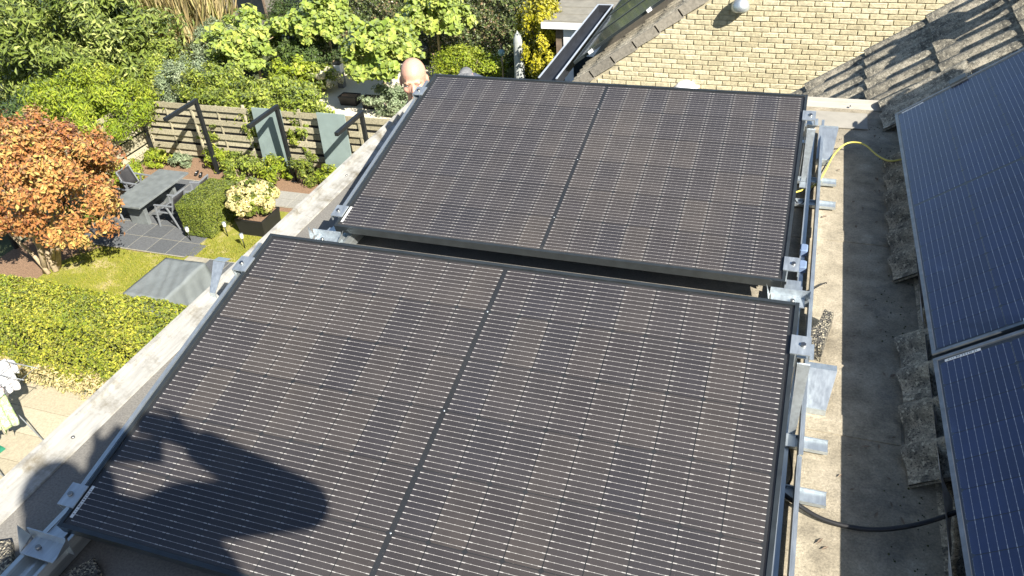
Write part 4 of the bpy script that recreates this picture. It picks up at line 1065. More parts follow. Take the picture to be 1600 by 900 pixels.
# tall ornamental grass
tg = thing('ornamental_grass', (-22.3, 25.2, G), 'tall clump of straw coloured grass above the garden shrubs', 'grass clump')
N = 4600; rng = np.random.default_rng(5)
bx = rng.normal(0, .55, (N, 2)); p = np.stack([-22.3 + bx[:, 0] * 1.3, 25.2 + bx[:, 1], np.full(N, G + 1.45)], 1)
al = np.stack([bx[:, 0] * .35 + rng.normal(0, .10, N), bx[:, 1] * .3 + rng.normal(0, .10, N), np.ones(N)], 1)
p += al * np.array([.7, .7, 0]); nn = rng.normal(size=(N, 3)); nn[:, 2] = 0
leaf_cloud('blades', p, nn, 2.7, 0.02, 'straw', tg, -0.1, 0.2, rng.random(N), al * 6)
# tall beech hedge at the back
bd = thing('beech_hedge', (-9.5, 26.5, G), 'tall dense beech hedge with brown tinged leaves behind the catalpas', 'hedge')
p, n, tt = box_points(-15.6, -5.9, 25.9, 27.6, G + .05, -5.6, 68000, 0.07, 8, 0.14)
leaf_cloud('foliage', p, n, 0.10, 0.065, 'leaf_beech', bd, 0.3, 0.2, tt)
mb = MB()
for x in np.arange(-15.4, -6, .5): mb.tube([(x, 26.7, G), (x, 26.72, G + 1.2), (x + .05, 26.7, G + 2.4)], [.04, .03, .01], 5)
mb.build('stem', 'bark', bd)
bd = thing('beech_hedge', (-6.6, 25.5, G), 'dark hedge corner beside the standing stone', 'hedge')
p, n, tt = box_points(-7.0, -5.95, 23.6, 26.0, G + .05, -6.9, 16000, 0.07, 9, 0.12)
leaf_cloud('foliage', p, n, 0.10, 0.06, 'leaf_dark', bd, 0.3, 0.2, tt)
mb = MB()
for y in (24.0, 24.6, 25.2, 25.7): mb.tube([(-6.5, y, G), (-6.5, y, G + 1.2)], [.03, .012], 5)
mb.build('stem', 'bark', bd)
# rear gardens beyond: plants of the row behind
far = [(-34, 30, 3.6, 'leaf_laurel', 'dark evergreen beyond the huge laurel'), (-29, 33, 3.2, 'leaf_climber', 'mid green tree beyond the straw grass'), (-22, 35, 3.0, 'leaf_dark', 'dark tree behind the far shed'),
       (-14, 36, 3.4, 'leaf_beech', 'brown tinged tree behind the beech hedge'), (-5, 37, 3.4, 'leaf_climber', 'green tree behind the annex'), (6, 40, 3.6, 'leaf_laurel', 'dark tree far behind the neighbouring house')]
for i, (x, y, r, m_, lb) in enumerate(far):
    shrub('garden_tree', (x, y, G + r * 1.05), (r * 1.15, r, r * 1.05), 9000, 0.34, 0.2, m_, lb, 'tree', clumps=90, csize=0.2, seed=60 + i, group='trees of the gardens beyond')
# border plants along the fence
bpl = [((-14.25, 16.5), .42, .40, 'leaf_lime', 'bright fern like plant at the foot of the first steel frame'), ((-12.9, 15.95), .6, .42, 'leaf_climber', 'grassy clump in the border below the first green board'),
       ((-12.0, 16.2), .45, .38, 'leaf_lime', 'leafy border plant left of the second steel frame'), ((-11.0, 16.3), .42, .5, 'leaf_box', 'rounded dark border shrub right of the second steel frame'), ((-10.3, 16.2), .35, .35, 'leaf_lime', 'fresh green tuft below the second green board'),
       ((-16.35, 15.1), .5, .42, 'leaf_lime', 'bright lime plant behind the garden chairs'), ((-16.3, 16.35), .4, .28, 'leaf_lime', 'small lime plant in the fence corner'), ((-13.6, 16.45), .35, .32, 'leaf_climber', 'small leafy plant behind the wooden clogs'),
       ((-16.1, 13.2), .45, .3, 'leaf_climber', 'low plant between the maple and the table'), ((-15.55, 16.4), .3, .22, 'leaf_silver', 'pale small plant under the slatted fence')]
for i, ((x, y), r, h, m_, lb) in enumerate(bpl):
    shrub('border_plant', (x, y, G + h * .75), (r, r * .9, h), 1700, 0.11, 0.04, m_, lb, 'plant', clumps=24, csize=.28, seed=80 + i, barkm='bark', crown='leaves')

# ------------------------------------------------------------------ garden ground
def poly(name, pts, z, mat, kind='structure'):
    o = MB().add([(x, y, z) for x, y in pts], [tuple(range(len(pts)))]).build(name, mat); o['kind'] = kind; return o
poly('soil_bed', [(-17.0, 9.2), (-2.5, 9.2), (-2.5, 17.0), (-17.0, 17.0)], G - 0.006, 'soil')
lw = poly('lawn', [(-15.2, 9.3), (-3.0, 9.3), (-3.0, 14.6), (-11.4, 14.6), (-12.1, 14.6), (-12.1, 12.3), (-12.7, 12.03), (-13.3, 12.0), (-14.6, 12.0), (-15.2, 11.2)], G + 0.0, 'lawn')
poly('gravel_path', [(-15.0, 19.0), (-10.0, 19.0), (-9.5, 25.6), (-14.2, 25.6)], G - 0.002, 'gravel')
N = 42000; rng = np.random.default_rng(9)
p = np.stack([rng.uniform(-15.1, -6.0, N), rng.uniform(9.3, 14.5, N), np.full(N, G + .02)], 1)
ok = ((p[:, 1] < 12.0) | ((p[:, 0] > -12.1) & (p[:, 1] < 13.3))) & ~((p[:, 0] > -12.2) & (p[:, 0] < -9.9) & (p[:, 1] < 12.1) & (p[:, 1] > 10.2))
bare = np.sin(p[:, 0] * 2.1 + 1) * np.sin(p[:, 1] * 3.0) + rng.normal(0, .3, N)
p = p[ok & (bare < 0.75)]; n = rng.normal(size=p.shape); n[:, 2] = 0
leaf_cloud('grass', p, n, 0.06, 0.012, 'grass_blade', None, -0.6, 0.1, rng.random(len(p)), np.tile([[0, 0, 3.0]], (len(p), 1)) + rng.normal(0, 1, p.shape), kind='stuff')
# paving, each slab a piece
def slabs(parent, x0, y0, nx, ny, px, py, z, mat, gap=0.018, h=0.03, skip=None):
    me = MB().bbox(-px / 2 + gap / 2, px / 2 - gap / 2, -py / 2 + gap / 2, py / 2 - gap / 2, -h, 0, .004).mesh('paving_slab', mat)
    for j in range(ny):
        for i in range(nx):
            if skip and skip(i, j): continue
            inst(me, 'paving_slab', (x0 + px * (i + .5), y0 + py * (j + .5), z + random.uniform(-.002, .003)), parent, (0, 0, random.uniform(-.004, .004)))
pv = poly('patio', [(-15.75, 12.0), (-12.08, 12.0), (-12.08, 15.66), (-15.75, 15.66)], G + .022, 'joint_sand')
slabs(pv, -15.71, 12.03, 6, 6, .605, .6, G + .03, 'paving', skip=lambda i, j: i == 5 and j == 0 and False)
pv2 = poly('terrace', [(-12.0, 9.6), (-9.9, 9.6), (-9.9, 12.1), (-12.0, 12.1)], G + .022, 'joint_sand')
slabs(pv2, -11.97, 9.66, 4, 4, .605, .605, G + .03, 'paving', skip=lambda i, j: i == 0 and j == 3)
st = MB().bbox(-.25, .25, -.25, .25, -.03, 0, .005).build('stepping_stone', 'paving'); st.location = (-12.12, 12.36, G + .032); st['kind'] = 'structure'
pth = poly('path', [(-12.05, 14.8), (-5.15, 14.8), (-5.15, 15.62), (-12.05, 15.62)], G + .006, 'joint_sand')
slabs(pth, -12.03, 14.82, 12, 2, .57, .39, G + .028, 'grey_paver')
tcr = poly('sandy_terrace', [(-15, 2.0), (-2.4, 2.0), (-2.4, 7.32), (-15, 7.32)], G + .002, 'joint_sand')
slabs(tcr, -14.9, 3.06, 8, 7, 1.55, .597, G + .03, 'concrete_slab', gap=.014)

# ------------------------------------------------------------------ fences, frames and boards
fn = thing('slatted_fence', (-12.7, 17.0, G), 'weathered fence of overlapping horizontal boards behind the steel frames', 'fence')
def plank(parent, a, b, z, h, d, mat='fence_wood', t=0.02):
    a = Vector((a[0], a[1], z)); b = Vector((b[0], b[1], z)); dd = (b - a); ln = dd.length
    me = MB().bbox(-ln / 2, ln / 2, -t / 2, t / 2, -h / 2, h / 2, .003).mesh('board', mat)
    o = inst(me, 'board', (a + b) / 2 + Vector(d) - world_loc(parent), parent, (0, 0, math.atan2(dd.y, dd.x) + random.uniform(-.002, .002)))
    o.rotation_euler.x = random.uniform(-.02, .02)
    return o
for x0 in np.arange(-16.95, -3.5, 1.86):
    for k in range(8):
        plank(fn, (x0, 17.0), (x0 + 1.85, 17.0), G + .15 + .222 * k + random.uniform(-.004, .004), .172 + random.uniform(-.006, .006), (0, -.035 if k % 2 else .035, 0))
    MB().bbox(x0 - .035, x0 + .035, 16.97, 17.03, G, G + 1.86).build('post', 'fence_wood', fn)
    MB().box(x0 + .9, x0 + .94, 16.985, 17.015, G + .06, G + 1.8).build('batten', 'fence_wood', fn)
MB().box(-16.95, -3.9, 17.05, 17.07, G, G + 1.7).build('back_sheet', 'planter_dark', fn)
fl_ = thing('slatted_fence', (-17.0, 14.5, G), 'weathered board fence behind the garden chairs, half hidden by the maple', 'fence')
for y0 in (11.4, 13.26, 15.12):
    for k in range(9):
        plank(fl_, (-17.02, y0), (-17.02, y0 + 1.84), G + .14 + .2 * k, .165, (.02 if k % 2 else -.02, 0, 0))
    MB().bbox(-16.99, -16.90, y0 - .045, y0 + .045, G, G + 1.9).build('post', 'black_steel', fl_)
MB().bbox(-16.86, -16.78, 16.68, 16.76, G, G + 2.0).build('post', 'black_steel', fl_)
def steel_frame(x, label):
    t = thing('steel_frame', (x, 16.25, G), label, 'frame')
    MB().bbox(x - .05, x + .05, 16.2, 16.3, G, G + 2.19).build('post', 'black_steel', t)
    MB().box(x - .05, x + .05, 14.93, 16.3, G + 2.192, G + 2.29).build('beam', 'black_steel', t)
    MB().box(x - .09, x + .09, 16.16, 16.34, G + .0, G + .012).build('foot_plate', 'black_steel', t)
steel_frame(-14.14, 'black steel frame post with forward arm beside the wooden clogs')
steel_frame(-11.5, 'black steel frame post with forward arm between the two green boards')
steel_frame(-8.92, 'black steel frame post with forward arm beyond the second green board')
def board(x0, x1, lean, label):
    t = thing('green_board', ((x0 + x1) / 2, 16.8, G), label, 'board')
    mb = MB(); z1 = G + 1.93
    mb.hexa([(x0, 16.62, G + .02), (x1, 16.62, G + .02), (x1, 16.66, G + .02), (x0, 16.66, G + .02), (x0, 16.62 + lean, z1), (x1, 16.62 + lean, z1), (x1, 16.66 + lean, z1), (x0, 16.66 + lean, z1)])
    mb.build('sheet', 'green_board', t)
    MB().box(x0 + .05, x1 - .05, 16.665, 16.70, G, G + .3).build('foot', 'black_steel', t)
board(-12.72, -11.78, .1, 'grey green board standing before the fence by the grassy clump')
board(-10.62, -9.75, .1, 'grey green board standing before the fence by the third steel frame')

# ------------------------------------------------------------------ table and chairs
tb = thing('garden_table', (-14.37, 13.85, G), 'long grey stone topped garden table on two slab legs', 'table')
MB().bbox(-14.87, -13.87, 12.84, 14.86, -7.80, -7.75, .006).build('tabletop', 'slate_top', tb)
for y in (13.15, 14.35): MB().bbox(-14.65, -14.1, y, y + .1 if y > 14 else y + .12, G + .03, -7.801, .005).build('leg', 'slate_top', tb)
MB().box(-14.4, -14.34, 13.271, 14.349, -8.2, -8.1).build('stretcher', 'slate_top', tb)
def chair():
    t = thing('garden_chair', (0, 0, 0), '', 'chair')
    z = 0.0
    se = MB().box(-.22, .22, -.23, .23, .425, .44); se.build('seat', 'chair_mesh', t, local=True)
    bk_ = MB().grid(lambda u, v: (-.21 + .42 * u, .23 + .16 * v + .03 * math.cos(math.pi * (u - .5)), .46 + .45 * v), 6, 4); o = bk_.build('backrest', 'chair_mesh', t, local=True)
    md = o.modifiers.new('thick', 'SOLIDIFY'); md.thickness = .012
    fr_ = MB()
    for s in (-1, 1):
        fr_.bar((s * .235, -.24, .432), (s * .235, .24, .432), .03, .03); fr_.bar((s * .235, .235, .43), (s * .235, .405, .93), .03, .03, (0, 1, 0))
    fr_.bar((-.25, .40, .93), (.25, .40, .93), .03, .03); fr_.bar((-.22, -.235, .432), (.22, -.235, .432), .03, .03); fr_.bar((-.22, .235, .43), (.22, .235, .43), .03, .03)
    fr_.build('frame', 'chair_frame', t, local=True)
    for s in (-1, 1):
        MB().bar((s * .27, -.26, .655), (s * .27, .33, .665), .05, .025).build('armrest', 'chair_frame', t, local=True)
        MB().bar((s * .27, -.22, .64), (s * .27, -.30, 0), .035, .035, (0, 1, 0)).build('leg', 'chair_frame', t, local=True)
        MB().bar((s * .27, .12, .64), (s * .27, .34, 0), .035, .035, (0, 1, 0)).build('leg', 'chair_frame', t, local=True)
    return t
ch0 = chair()
spots = [((-13.42, 13.42), -90, 'grey armchair at the table beside the box hedge, nearer the lawn'), ((-13.25, 14.2), -84, 'grey armchair at the table nearer the wooden clogs'),
         ((-15.22, 13.42), 90, 'dark backed armchair behind the table, nearer the maple'), ((-15.2, 14.3), 88, 'dark backed armchair behind the table, nearer the fence corner')]
for i, ((x, y), a, lb) in enumerate(spots):
    c_ = ch0 if i == 0 else copy_tree(ch0)
    c_.location = (x, y, G + .031); c_.rotation_euler = (0, 0, math.radians(a)); c_['label'] = lb; c_['group'] = 'armchairs round the garden table'
# clogs
def clog(x, y, a, lb):
    t = MB()
    prof = [(-.14, .03), (-.1, .04), (0, .045), (.08, .05), (.13, .035), (.155, .008)]
    v = []; n = 10
    for i, (px, r) in enumerate(prof):
        for k in range(n):
            th = 2 * math.pi * k / n; zz = .045 + r * math.sin(th) * (.9 if px > 0 else .8)
            v.append((px, r * math.cos(th), max(0, zz) + (.02 if i == 5 else 0)))
    f = [(i * n + k, i * n + (k + 1) % n, (i + 1) * n + (k + 1) % n, (i + 1) * n + k) for i in range(5) for k in range(n)] + [tuple(range(n - 1, -1, -1)), tuple(5 * n + k for k in range(n))]
    t.add(v, f, True); e = thing('clog', (x, y, G), lb, 'clog', 'pair of wooden clogs'); e.rotation_euler = (0, 0, math.radians(a))
    t.build('shell', 'planter_dark', e, local=True)
    MB().grid(lambda u, w: (.03 + .11 * u, (w - .5) * .085 * (1 - .55 * u), .094 - .035 * u - .05 * (w - .5) ** 2 * 4 * (1 - u * .5)), 5, 5).build('toe_cap', 'petal_white' if False else 'white_paint', e, local=True)
clog(-14.72, 16.02, -70, 'left clog with white toe on the bark border'); clog(-14.52, 15.95, -62, 'right clog with white toe on the bark border')
# path lights
def path_light(x, y, lb):
    t = thing('path_light', (x, y, G), lb, 'garden light', 'small path lights on the lawn')
    MB().tube([(x, y, G), (x, y, G + .28)], .012, 6).build('stake', 'black_steel', t)
    MB().lathe((x, y, G + .28), [(.02, 0), (.045, .03), (.05, .12), (.05, .13)], 12).build('lens', 'cream_plastic', t)
    MB().lathe((x, y, G + .411), [(.055, 0), (.055, .012), (.02, .03)], 12).build('cap', 'galvanised', t)
path_light(-12.42, 12.72, 'small path light at the corner of the box hedge'); path_light(-11.6, 13.15, 'small path light on the lawn beside the box hedge'); path_light(-10.8, 12.75, 'small path light on the lawn beside the dark planter')
# furniture under a cover
cv = thing('covered_furniture', (-11.0, 10.35, G), 'low garden furniture under a creased grey cover', 'cover')
def cover(u, v):
    # u round the rim, v from the centre of the top down to the hem
    a = 2 * math.pi * u; cx, cy = -11.0, 10.28; sx, sy = .55, .72
    q = max(abs(math.cos(a)), abs(math.sin(a))); ex, ey = math.cos(a) / q, math.sin(a) / q
    if v < .5:
        k = v / .5; hump = 0.05 * math.exp(-(((ex * k) - .75) ** 2 + ((ey * k) - .55) ** 2) * 5)
        return (cx + ex * sx * k, cy + ey * sy * k, G + .74 + hump - .03 * (1 - k) + .008 * math.sin(14 * ex * k + 9 * ey * k))
    k = (v - .5) / .5; hump = 0.05 * math.exp(-((ex - .75) ** 2 + (ey - .55) ** 2) * 5) * (1 - k)
    fl2 = 1 + k * (.08 + .05 * math.sin(a * 9) + .035 * math.sin(a * 17 + 1))
    return (cx + ex * sx * fl2, cy + ey * sy * fl2, G + .04 + (.70 + hump) * (1 - k))
MB().grid(cover, 96, 18).build('cover_sheet', 'cover_cloth', cv)
MB().box(-11.45, -10.55, 9.66, 10.9, G + .03, G + .62).build('furniture', 'chair_frame', cv)
# lantern, kettle grill, glass ball stake, standing stone
ln_ = thing('garden_lantern', (-13.72, 23.1, G), 'slim grey garden lantern beside the white hydrangea', 'lantern')
MB().bbox(-13.83, -13.61, 22.99, 23.21, G, G + .55).build('post', 'chair_frame', ln_); MB().bbox(-13.84, -13.60, 22.98, 23.22, G + .551, G + .85).build('lens', 'white_paint', ln_); MB().bbox(-13.86, -13.58, 22.96, 23.24, G + .851, G + .9).build('cap', 'black_steel', ln_)
kg = thing('kettle_grill', (-11.5, 25.3, G), 'dark kettle grill with blue grey lid below the beech hedge', 'grill')
MB().lathe((-11.5, 25.3, G + .45), [(.06, 0), (.22, .07), (.3, .2), (.31, .25)], 18).build('bowl', 'black_steel', kg); MB().lathe((-11.5, 25.3, G + .702), [(.31, 0), (.29, .1), (.2, .2), (.06, .25)], 18).build('lid', 'grey_frame', kg)
for a in (0, 2.1, 4.2): MB().tube([(-11.5 + .15 * math.cos(a), 25.3 + .15 * math.sin(a), G + .5), (-11.5 + .32 * math.cos(a), 25.3 + .32 * math.sin(a), G)], .014, 6).build('leg', 'black_steel', kg)
gb = thing('garden_stake', (-7.85, 23.95, G), 'rusty stake with a turquoise glass ball and small finial', 'garden stake')
MB().tube([(-7.85, 23.95, G), (-7.85, 23.95, G + 1.1)], .03, 8).build('stake', 'pale_bark', gb); simple('turquoise_glass', (.24, .38, .37), .2, 0, .1); MB().lathe((-7.85, 23.95, G + 1.08), [(.02, 0), (.1, .05), (.125, .13), (.1, .21), (.02, .26)], 16).build('ball', 'turquoise_glass', gb)
MB().lathe((-7.85, 23.95, G + 1.34), [(.03, 0), (.06, .04), (.04, .1), (.005, .2)], 10).build('finial', 'bark', gb)
ss = thing('standing_stone', (-7.0, 23.25, G), 'tall pale standing stone with rounded tip in front of the hedge', 'standing stone')
def stone(u, v):
    a = 2 * math.pi * u; k = 1 if v < .8 else math.cos((v - .8) / .2 * math.pi / 2) ** .6
    r = (.17 + .02 * math.sin(v * 5 + 1)) * k
    return (-7.0 + r * math.cos(a) * (1 + .08 * math.sin(a * 3)), 23.25 + r * .75 * math.sin(a), G + 2.2 * v + .03 * math.cos(a) * (v > .8))
MB().grid(stone, 20, 24).build('stone', 'standing_stone', ss)
# far shed
sh = thing('far_shed', (-19.6, 28.0, G), 'low shed with pale boards and dark window beyond the shrubs', 'shed')
MB().box(-22.5, -16.5, 27.2, 30.0, G, G + 2.3).build('wall', 'annex_roof', sh); MB().box(-22.7, -16.3, 27.0, 30.2, G + 2.301, G + 2.42).build('roof', 'white_paint', sh)
for x in (-20.6, -18.4): w_ = MB().box(x, x + 1.4, 27.15, 27.198, G + 1.0, G + 1.9).build('window', 'bark', sh); MB().box(x + .08, x + 1.32, 27.14, 27.149, G + 1.08, G + 1.82).build('pane', 'window_glass', w_)

# ------------------------------------------------------------------ laundry on a drying rack
dr_ = thing('drying_rack', (-10.98, 5.6, G), 'folding drying rack hung with washing on the sandy terrace', 'drying rack')
mb = MB()
for s in (-1, 1):
    mb.tube([(-11.48 + .0, 5.5 + s * .45, G + .03), (-10.78, 5.5 + s * .45, G + 1.45)], .012, 6); mb.tube([(-10.48, 5.5 + s * .45, G + .03), (-11.18, 5.5 + s * .45, G + 1.45)], .012, 6)
mb.build('legs', 'chair_frame', dr_)
mb = MB()
DRX = [-11.53, -11.28, -10.98, -10.68, -10.43]
for x in DRX: mb.tube([(x, 4.5, G + 1.5), (x, 6.42, G + 1.5)], .007, 6)
for y in (4.5, 4.85, 6.1, 6.42): mb.tube([(-11.58, y, G + 1.495), (-10.38, y, G + 1.495)], .009, 6)
mb.build('rack', 'chair_frame', dr_)
def garment(name, x, y0, y1, drop, mat, label, seed, sleeves=False, top=G + 1.51):
    t = thing(name, (x, (y0 + y1) / 2, top - drop), label, name.replace('_', ' '))
    rng = random.Random(seed); ph = rng.uniform(0, 6)
    def f(u, v, s):
        y = y0 + (y1 - y0) * u; w = (y1 - y0) * .05 * math.sin(v * 3 + ph)
        d = drop * (1 + .06 * math.sin(u * 9 + ph) * s)
        return (x + s * (.012 + .05 * v) + .03 * v * math.sin(u * 14 + ph + s), y + w, top - d * v)
    for s in (-1, 1):
        o = MB().grid(lambda u, v: f(u, v, s), 16, 10).build('front' if s > 0 else 'back', mat, t)
        md = o.modifiers.new('thick', 'SOLIDIFY'); md.thickness = .004
    if sleeves:
        for yy, sg in ((y0, -1), (y1, 1)):
            o = MB().grid(lambda u, v: (x + .03 + .02 * math.sin(v * 5), yy + sg * (.02 + .10 * u), top - .02 - .32 * v - .10 * u), 4, 6).build('sleeve', mat, t)
            md = o.modifiers.new('thick', 'SOLIDIFY'); md.thickness = .006
    return t
garment('white_shirt', -11.20, 6.1, 6.45, .62, 'cloth_white', 'plain white shirt hanging at the hedge end of the drying rack', 1, True)
garment('blue_towel', -11.53, 6.0, 6.35, .5, 'cloth_blue', 'pale blue towel hanging behind the white shirt', 2)
garment('printed_dress', -10.56, 5.45, 5.78, .7, 'cloth_print', 'white dress with green and pink print on the drying rack', 3, False)
garment('pale_pink_top', -10.88, 5.45, 5.85, .5, 'cloth_pink', 'pale pink top hanging behind the printed dress', 4, True)
garment('denim_trousers', -10.63, 4.98, 5.3, .6, 'cloth_denim', 'blue and white trousers hanging beside the printed dress', 5)
garment('red_towel', -10.43, 4.75, 4.95, .55, 'cloth_red', 'crimson red towel hanging on the drying rack', 6)
garment('white_sheet', -10.28, 3.9, 4.6, .9, 'cloth_white', 'large white sheet at the house end of the drying rack', 7)
gc = thing('green_cloth', (-11.33, 5.6, G + .03), 'dark green cloth spread on the terrace under the drying rack', 'cloth')
MB().grid(lambda u, v: (-11.73 + .5 * u + .1 * v, 5.3 + .45 * v - .12 * u, G + .045 + .012 * math.sin(u * 9) * math.sin(v * 7 + 1)), 14, 12).build('cloth_sheet', 'cloth_green', gc)
# ------------------------------------------------------------------ people
def capsule(mb, a, b, ra, rb, n=14):
    a = Vector(a); b = Vector(b); d = (b - a)
    ln = d.length; d = d / ln if ln > 1e-6 else Vector((0, 0, 1))
    pts = []; rr = []
    for k in range(5):
        t = math.pi / 2 * k / 4; pts.append(a - d * ra * math.cos(t)); rr.append(max(ra * math.sin(t), 1e-4))
    for k in range(5):
        t = math.pi / 2 * k / 4; pts.append(b + d * rb * math.sin(t)); rr.append(max(rb * math.cos(t), 1e-4))
    mb.tube(pts, rr, n)
def blob(mb, c, r, rot=None, n=16):
    c = Vector(c); v = []; m = n // 2 + 1
    for j in range(m):
        th = math.pi * j / (m - 1)
        for k in range(n):
            ph = 2 * math.pi * k / n; p = Vector((r[0] * math.sin(th) * math.cos(ph), r[1] * math.sin(th) * math.sin(ph), r[2] * math.cos(th)))
            v.append(c + (rot @ p if rot else p))
    f = [(j * n + k, (j + 1) * n + k, (j + 1) * n + (k + 1) % n, j * n + (k + 1) % n) for j in range(m - 1) for k in range(n)]
    mb.add(v, f, True)
def fuse(mb, name, mat, parent, voxel=0.008, smooth=6):
    """weld overlapping shapes into one continuous surface"""
    o = mb.build(name, mat, parent)
    r = o.modifiers.new('weld', 'REMESH'); r.mode = 'VOXEL'; r.voxel_size = voxel; r.use_smooth_shade = True
    s = o.modifiers.new('smooth', 'SMOOTH'); s.iterations = smooth; s.factor = 0.5
    return o
def head_shapes(mb, c, face, upv, bald=True):
    """skull, jaw, brow, nose, lips, ears and neck; face = direction of gaze"""
    f = Vector(face).normalized(); u = Vector(upv); u = (u - f * u.dot(f)).normalized(); s = u.cross(f)
    M = Matrix((s, f, u)).transposed(); c = Vector(c)
    P = lambda x, y, z: c + s * x + f * y + u * z
    blob(mb, P(0, -.012, .035), (.079, .098, .092), M, 24)
    blob(mb, P(0, .022, -.02), (.068, .074, .095), M, 20)
    blob(mb, P(0, .045, -.078), (.047, .042, .042), M)
    capsule(mb, P(-.036, .082, .014), P(.036, .082, .014), .0125, .0125)        # brow ridge
    capsule(mb, P(0, .090, .004), P(0, .109, -.034), .0085, .0125)              # nose
    for q in (-1, 1):
        blob(mb, P(q * .013, .096, -.040), (.010, .010, .008), M)
        blob(mb, P(q * .043, .060, -.032), (.024, .026, .024), M)              # cheek
        blob(mb, P(q * .082, -.012, -.012), (.010, .021, .033), M)             # ear
    capsule(mb, P(-.02, .083, -.066), P(.02, .083, -.066), .007, .007)
    capsule(mb, P(-.016, .081, -.078), P(.016, .081, -.078), .0075, .0075)
    capsule(mb, P(0, -.02, -.06), P(0, -.045, -.19), .055, .06)
    return P, M
def hand_shapes(mb, wrist, d, palm_n, curl, side, k=1.0, fr=1.0):
    """palm, four bent fingers of unequal length and a thumb from the side of the palm"""
    wrist = Vector(wrist); d = Vector(d).normalized(); pn = Vector(palm_n); pn = (pn - d * pn.dot(d)).normalized(); w = d.cross(pn) * side
    for t in (-.026, -.009, .009, .026): capsule(mb, wrist + w * t * .7 * k, wrist + d * .085 * k + w * t * k, .014 * k, .0125 * k, 10)
    for i, (t, l) in enumerate(((-.030, .062), (-.010, .074), (.010, .078), (.030, .068))):
        a = wrist + d * .09 * k + w * t * k; ang = 0; p = a
        for j in range(3):
            ang += curl * (0.7, 1.0, 0.8)[j]; q = p + (d * math.cos(ang) + pn * math.sin(ang)) * l * k * (.45, .32, .25)[j]
            capsule(mb, p, q, (.0095 - .0008 * j) * k * fr, (.009 - .001 * j) * k * fr, 8); p = q
    a = wrist + d * .025 * k + w * .03 * k; b = a + (w * .6 + d * .6 + pn * .3) * .05 * k; c = b + (d * .85 + pn * .5 + w * .05) * .036 * k
    capsule(mb, a, b, .014 * k, .011 * k, 8); capsule(mb, b, c, .0105 * k, .009 * k, 8)

# --- the installer, standing on the tiles beyond the flat roof
face = Vector((0.36, -0.90, -0.08)).normalized()
hc = Vector((-0.550, 3.405, 0.012))
pw = thing('person', (-0.32, 3.85, -1.75), 'bald person with grey work gloves looking over the far roof corner', 'person')
body = MB()
P, HM = head_shapes(body, hc, face, (0.02, -0.02, 1))
neck = P(0, -.045, -.19)
chest = Vector((-0.46, 3.66, -0.44)); pelvis = Vector((-0.38, 3.80, -0.90))
lsh = Vector((-0.27, 3.70, -0.31)); rsh = Vector((-0.62, 3.54, -0.33))
capsule(body, neck, chest + Vector((0, 0, .1)), .06, .10); capsule(body, lsh, rsh, .07, .07); blob(body, chest, (.17, .14, .2)); capsule(body, chest, pelvis, .14, .145)
lel = Vector((-0.14, 3.78, -0.20)); lwr = Vector((-0.275, 3.56, -0.004)); rel = Vector((-0.68, 3.62, -0.62)); rwr = Vector((-0.56, 3.58, -0.86))
for a, b_, c_ in ((lsh, lel, lwr), (rsh, rel, rwr)): capsule(body, a, b_, .058, .045); capsule(body, b_, c_, .043, .03)
kn = [Vector((-0.44, 3.68, -1.32)), Vector((-0.30, 3.92, -1.30))]; an_ = [Vector((-0.36, 3.72, -1.66)), Vector((-0.24, 3.98, -1.57))]
for k_, a_ in zip(kn, an_): capsule(body, pelvis + (k_ - pelvis) * .1, k_, .09, .062); capsule(body, k_, a_, .06, .042); capsule(body, a_ + Vector((0, 0, -.05)), a_ + Vector((.14, 0, -.075)), .04, .035)
hand_shapes(body, lwr, (0.22, -.95, .18), (0.1, -.3, -1), .55, 1, .95); hand_shapes(body, rwr, (0.2, .0, -.95), (0.3, 1, 0), .9, -1, .95)
fuse(body, 'body', 'skin', pw, .0055, 3)
for q in (-1, 1):
    e = MB(); blob(e, P(q * .031, .0745, -.004), (.014, .011, .009), HM, 12); eo = e.build('eye', 'eye_white', pw)
    i_ = MB(); blob(i_, P(q * .031, .0825, -.005), (.0055, .003, .0055), HM, 10); i_.build('iris', 'eye_dark', eo)
    l_ = MB(); capsule(l_, P(q * .015, .0915, .016), P(q * .050, .083, .018), .006, .0045, 8); l_.build('eyebrow', 'brow_hair', pw)
cl = MB(); blob(cl, chest, (.185, .155, .205)); capsule(cl, chest, pelvis, .156, .158); capsule(cl, lsh, rsh, .082, .082); capsule(cl, neck + Vector((-.02, .02, -.03)), chest, .075, .12)
for a, b_, c_ in ((lsh, lel, lwr), (rsh, rel, rwr)): capsule(cl, a, b_, .07, .057); capsule(cl, b_, b_ + (c_ - b_) * .78, .055, .044)
fuse(cl, 'shirt', 'work_shirt', pw, .009, 4)
tr_ = MB()
for k_, a_ in zip(kn, an_): capsule(tr_, pelvis + (k_ - pelvis) * .1, k_, .105, .076); capsule(tr_, k_, a_ + (k_ - a_) * .1, .073, .058)
capsule(tr_, pelvis + Vector((0, -.06, 0)), pelvis + Vector((0, .06, 0)), .15, .15); fuse(tr_, 'trousers', 'trousers', pw, .01, 4)
so = MB()
for a_ in an_: capsule(so, a_ + Vector((-.02, 0, -.055)), a_ + Vector((.16, 0, -.072)), .052, .046)
fuse(so, 'shoes', 'shoe', pw, .008, 3)
for wr, dd, pn_, sd_ in ((lwr, (0.22, -.95, .18), (0.1, -.3, -1), 1), (rwr, (0.2, .0, -.95), (0.3, 1, 0), -1)):
    gl = MB(); hand_shapes(gl, wr, dd, pn_, .55 if sd_ > 0 else .9, sd_, 1.26, .84); capsule(gl, wr - Vector(dd).normalized() * .05, wr, .042, .04); fuse(gl, 'glove', 'glove_grey', pw, .0032, 1)
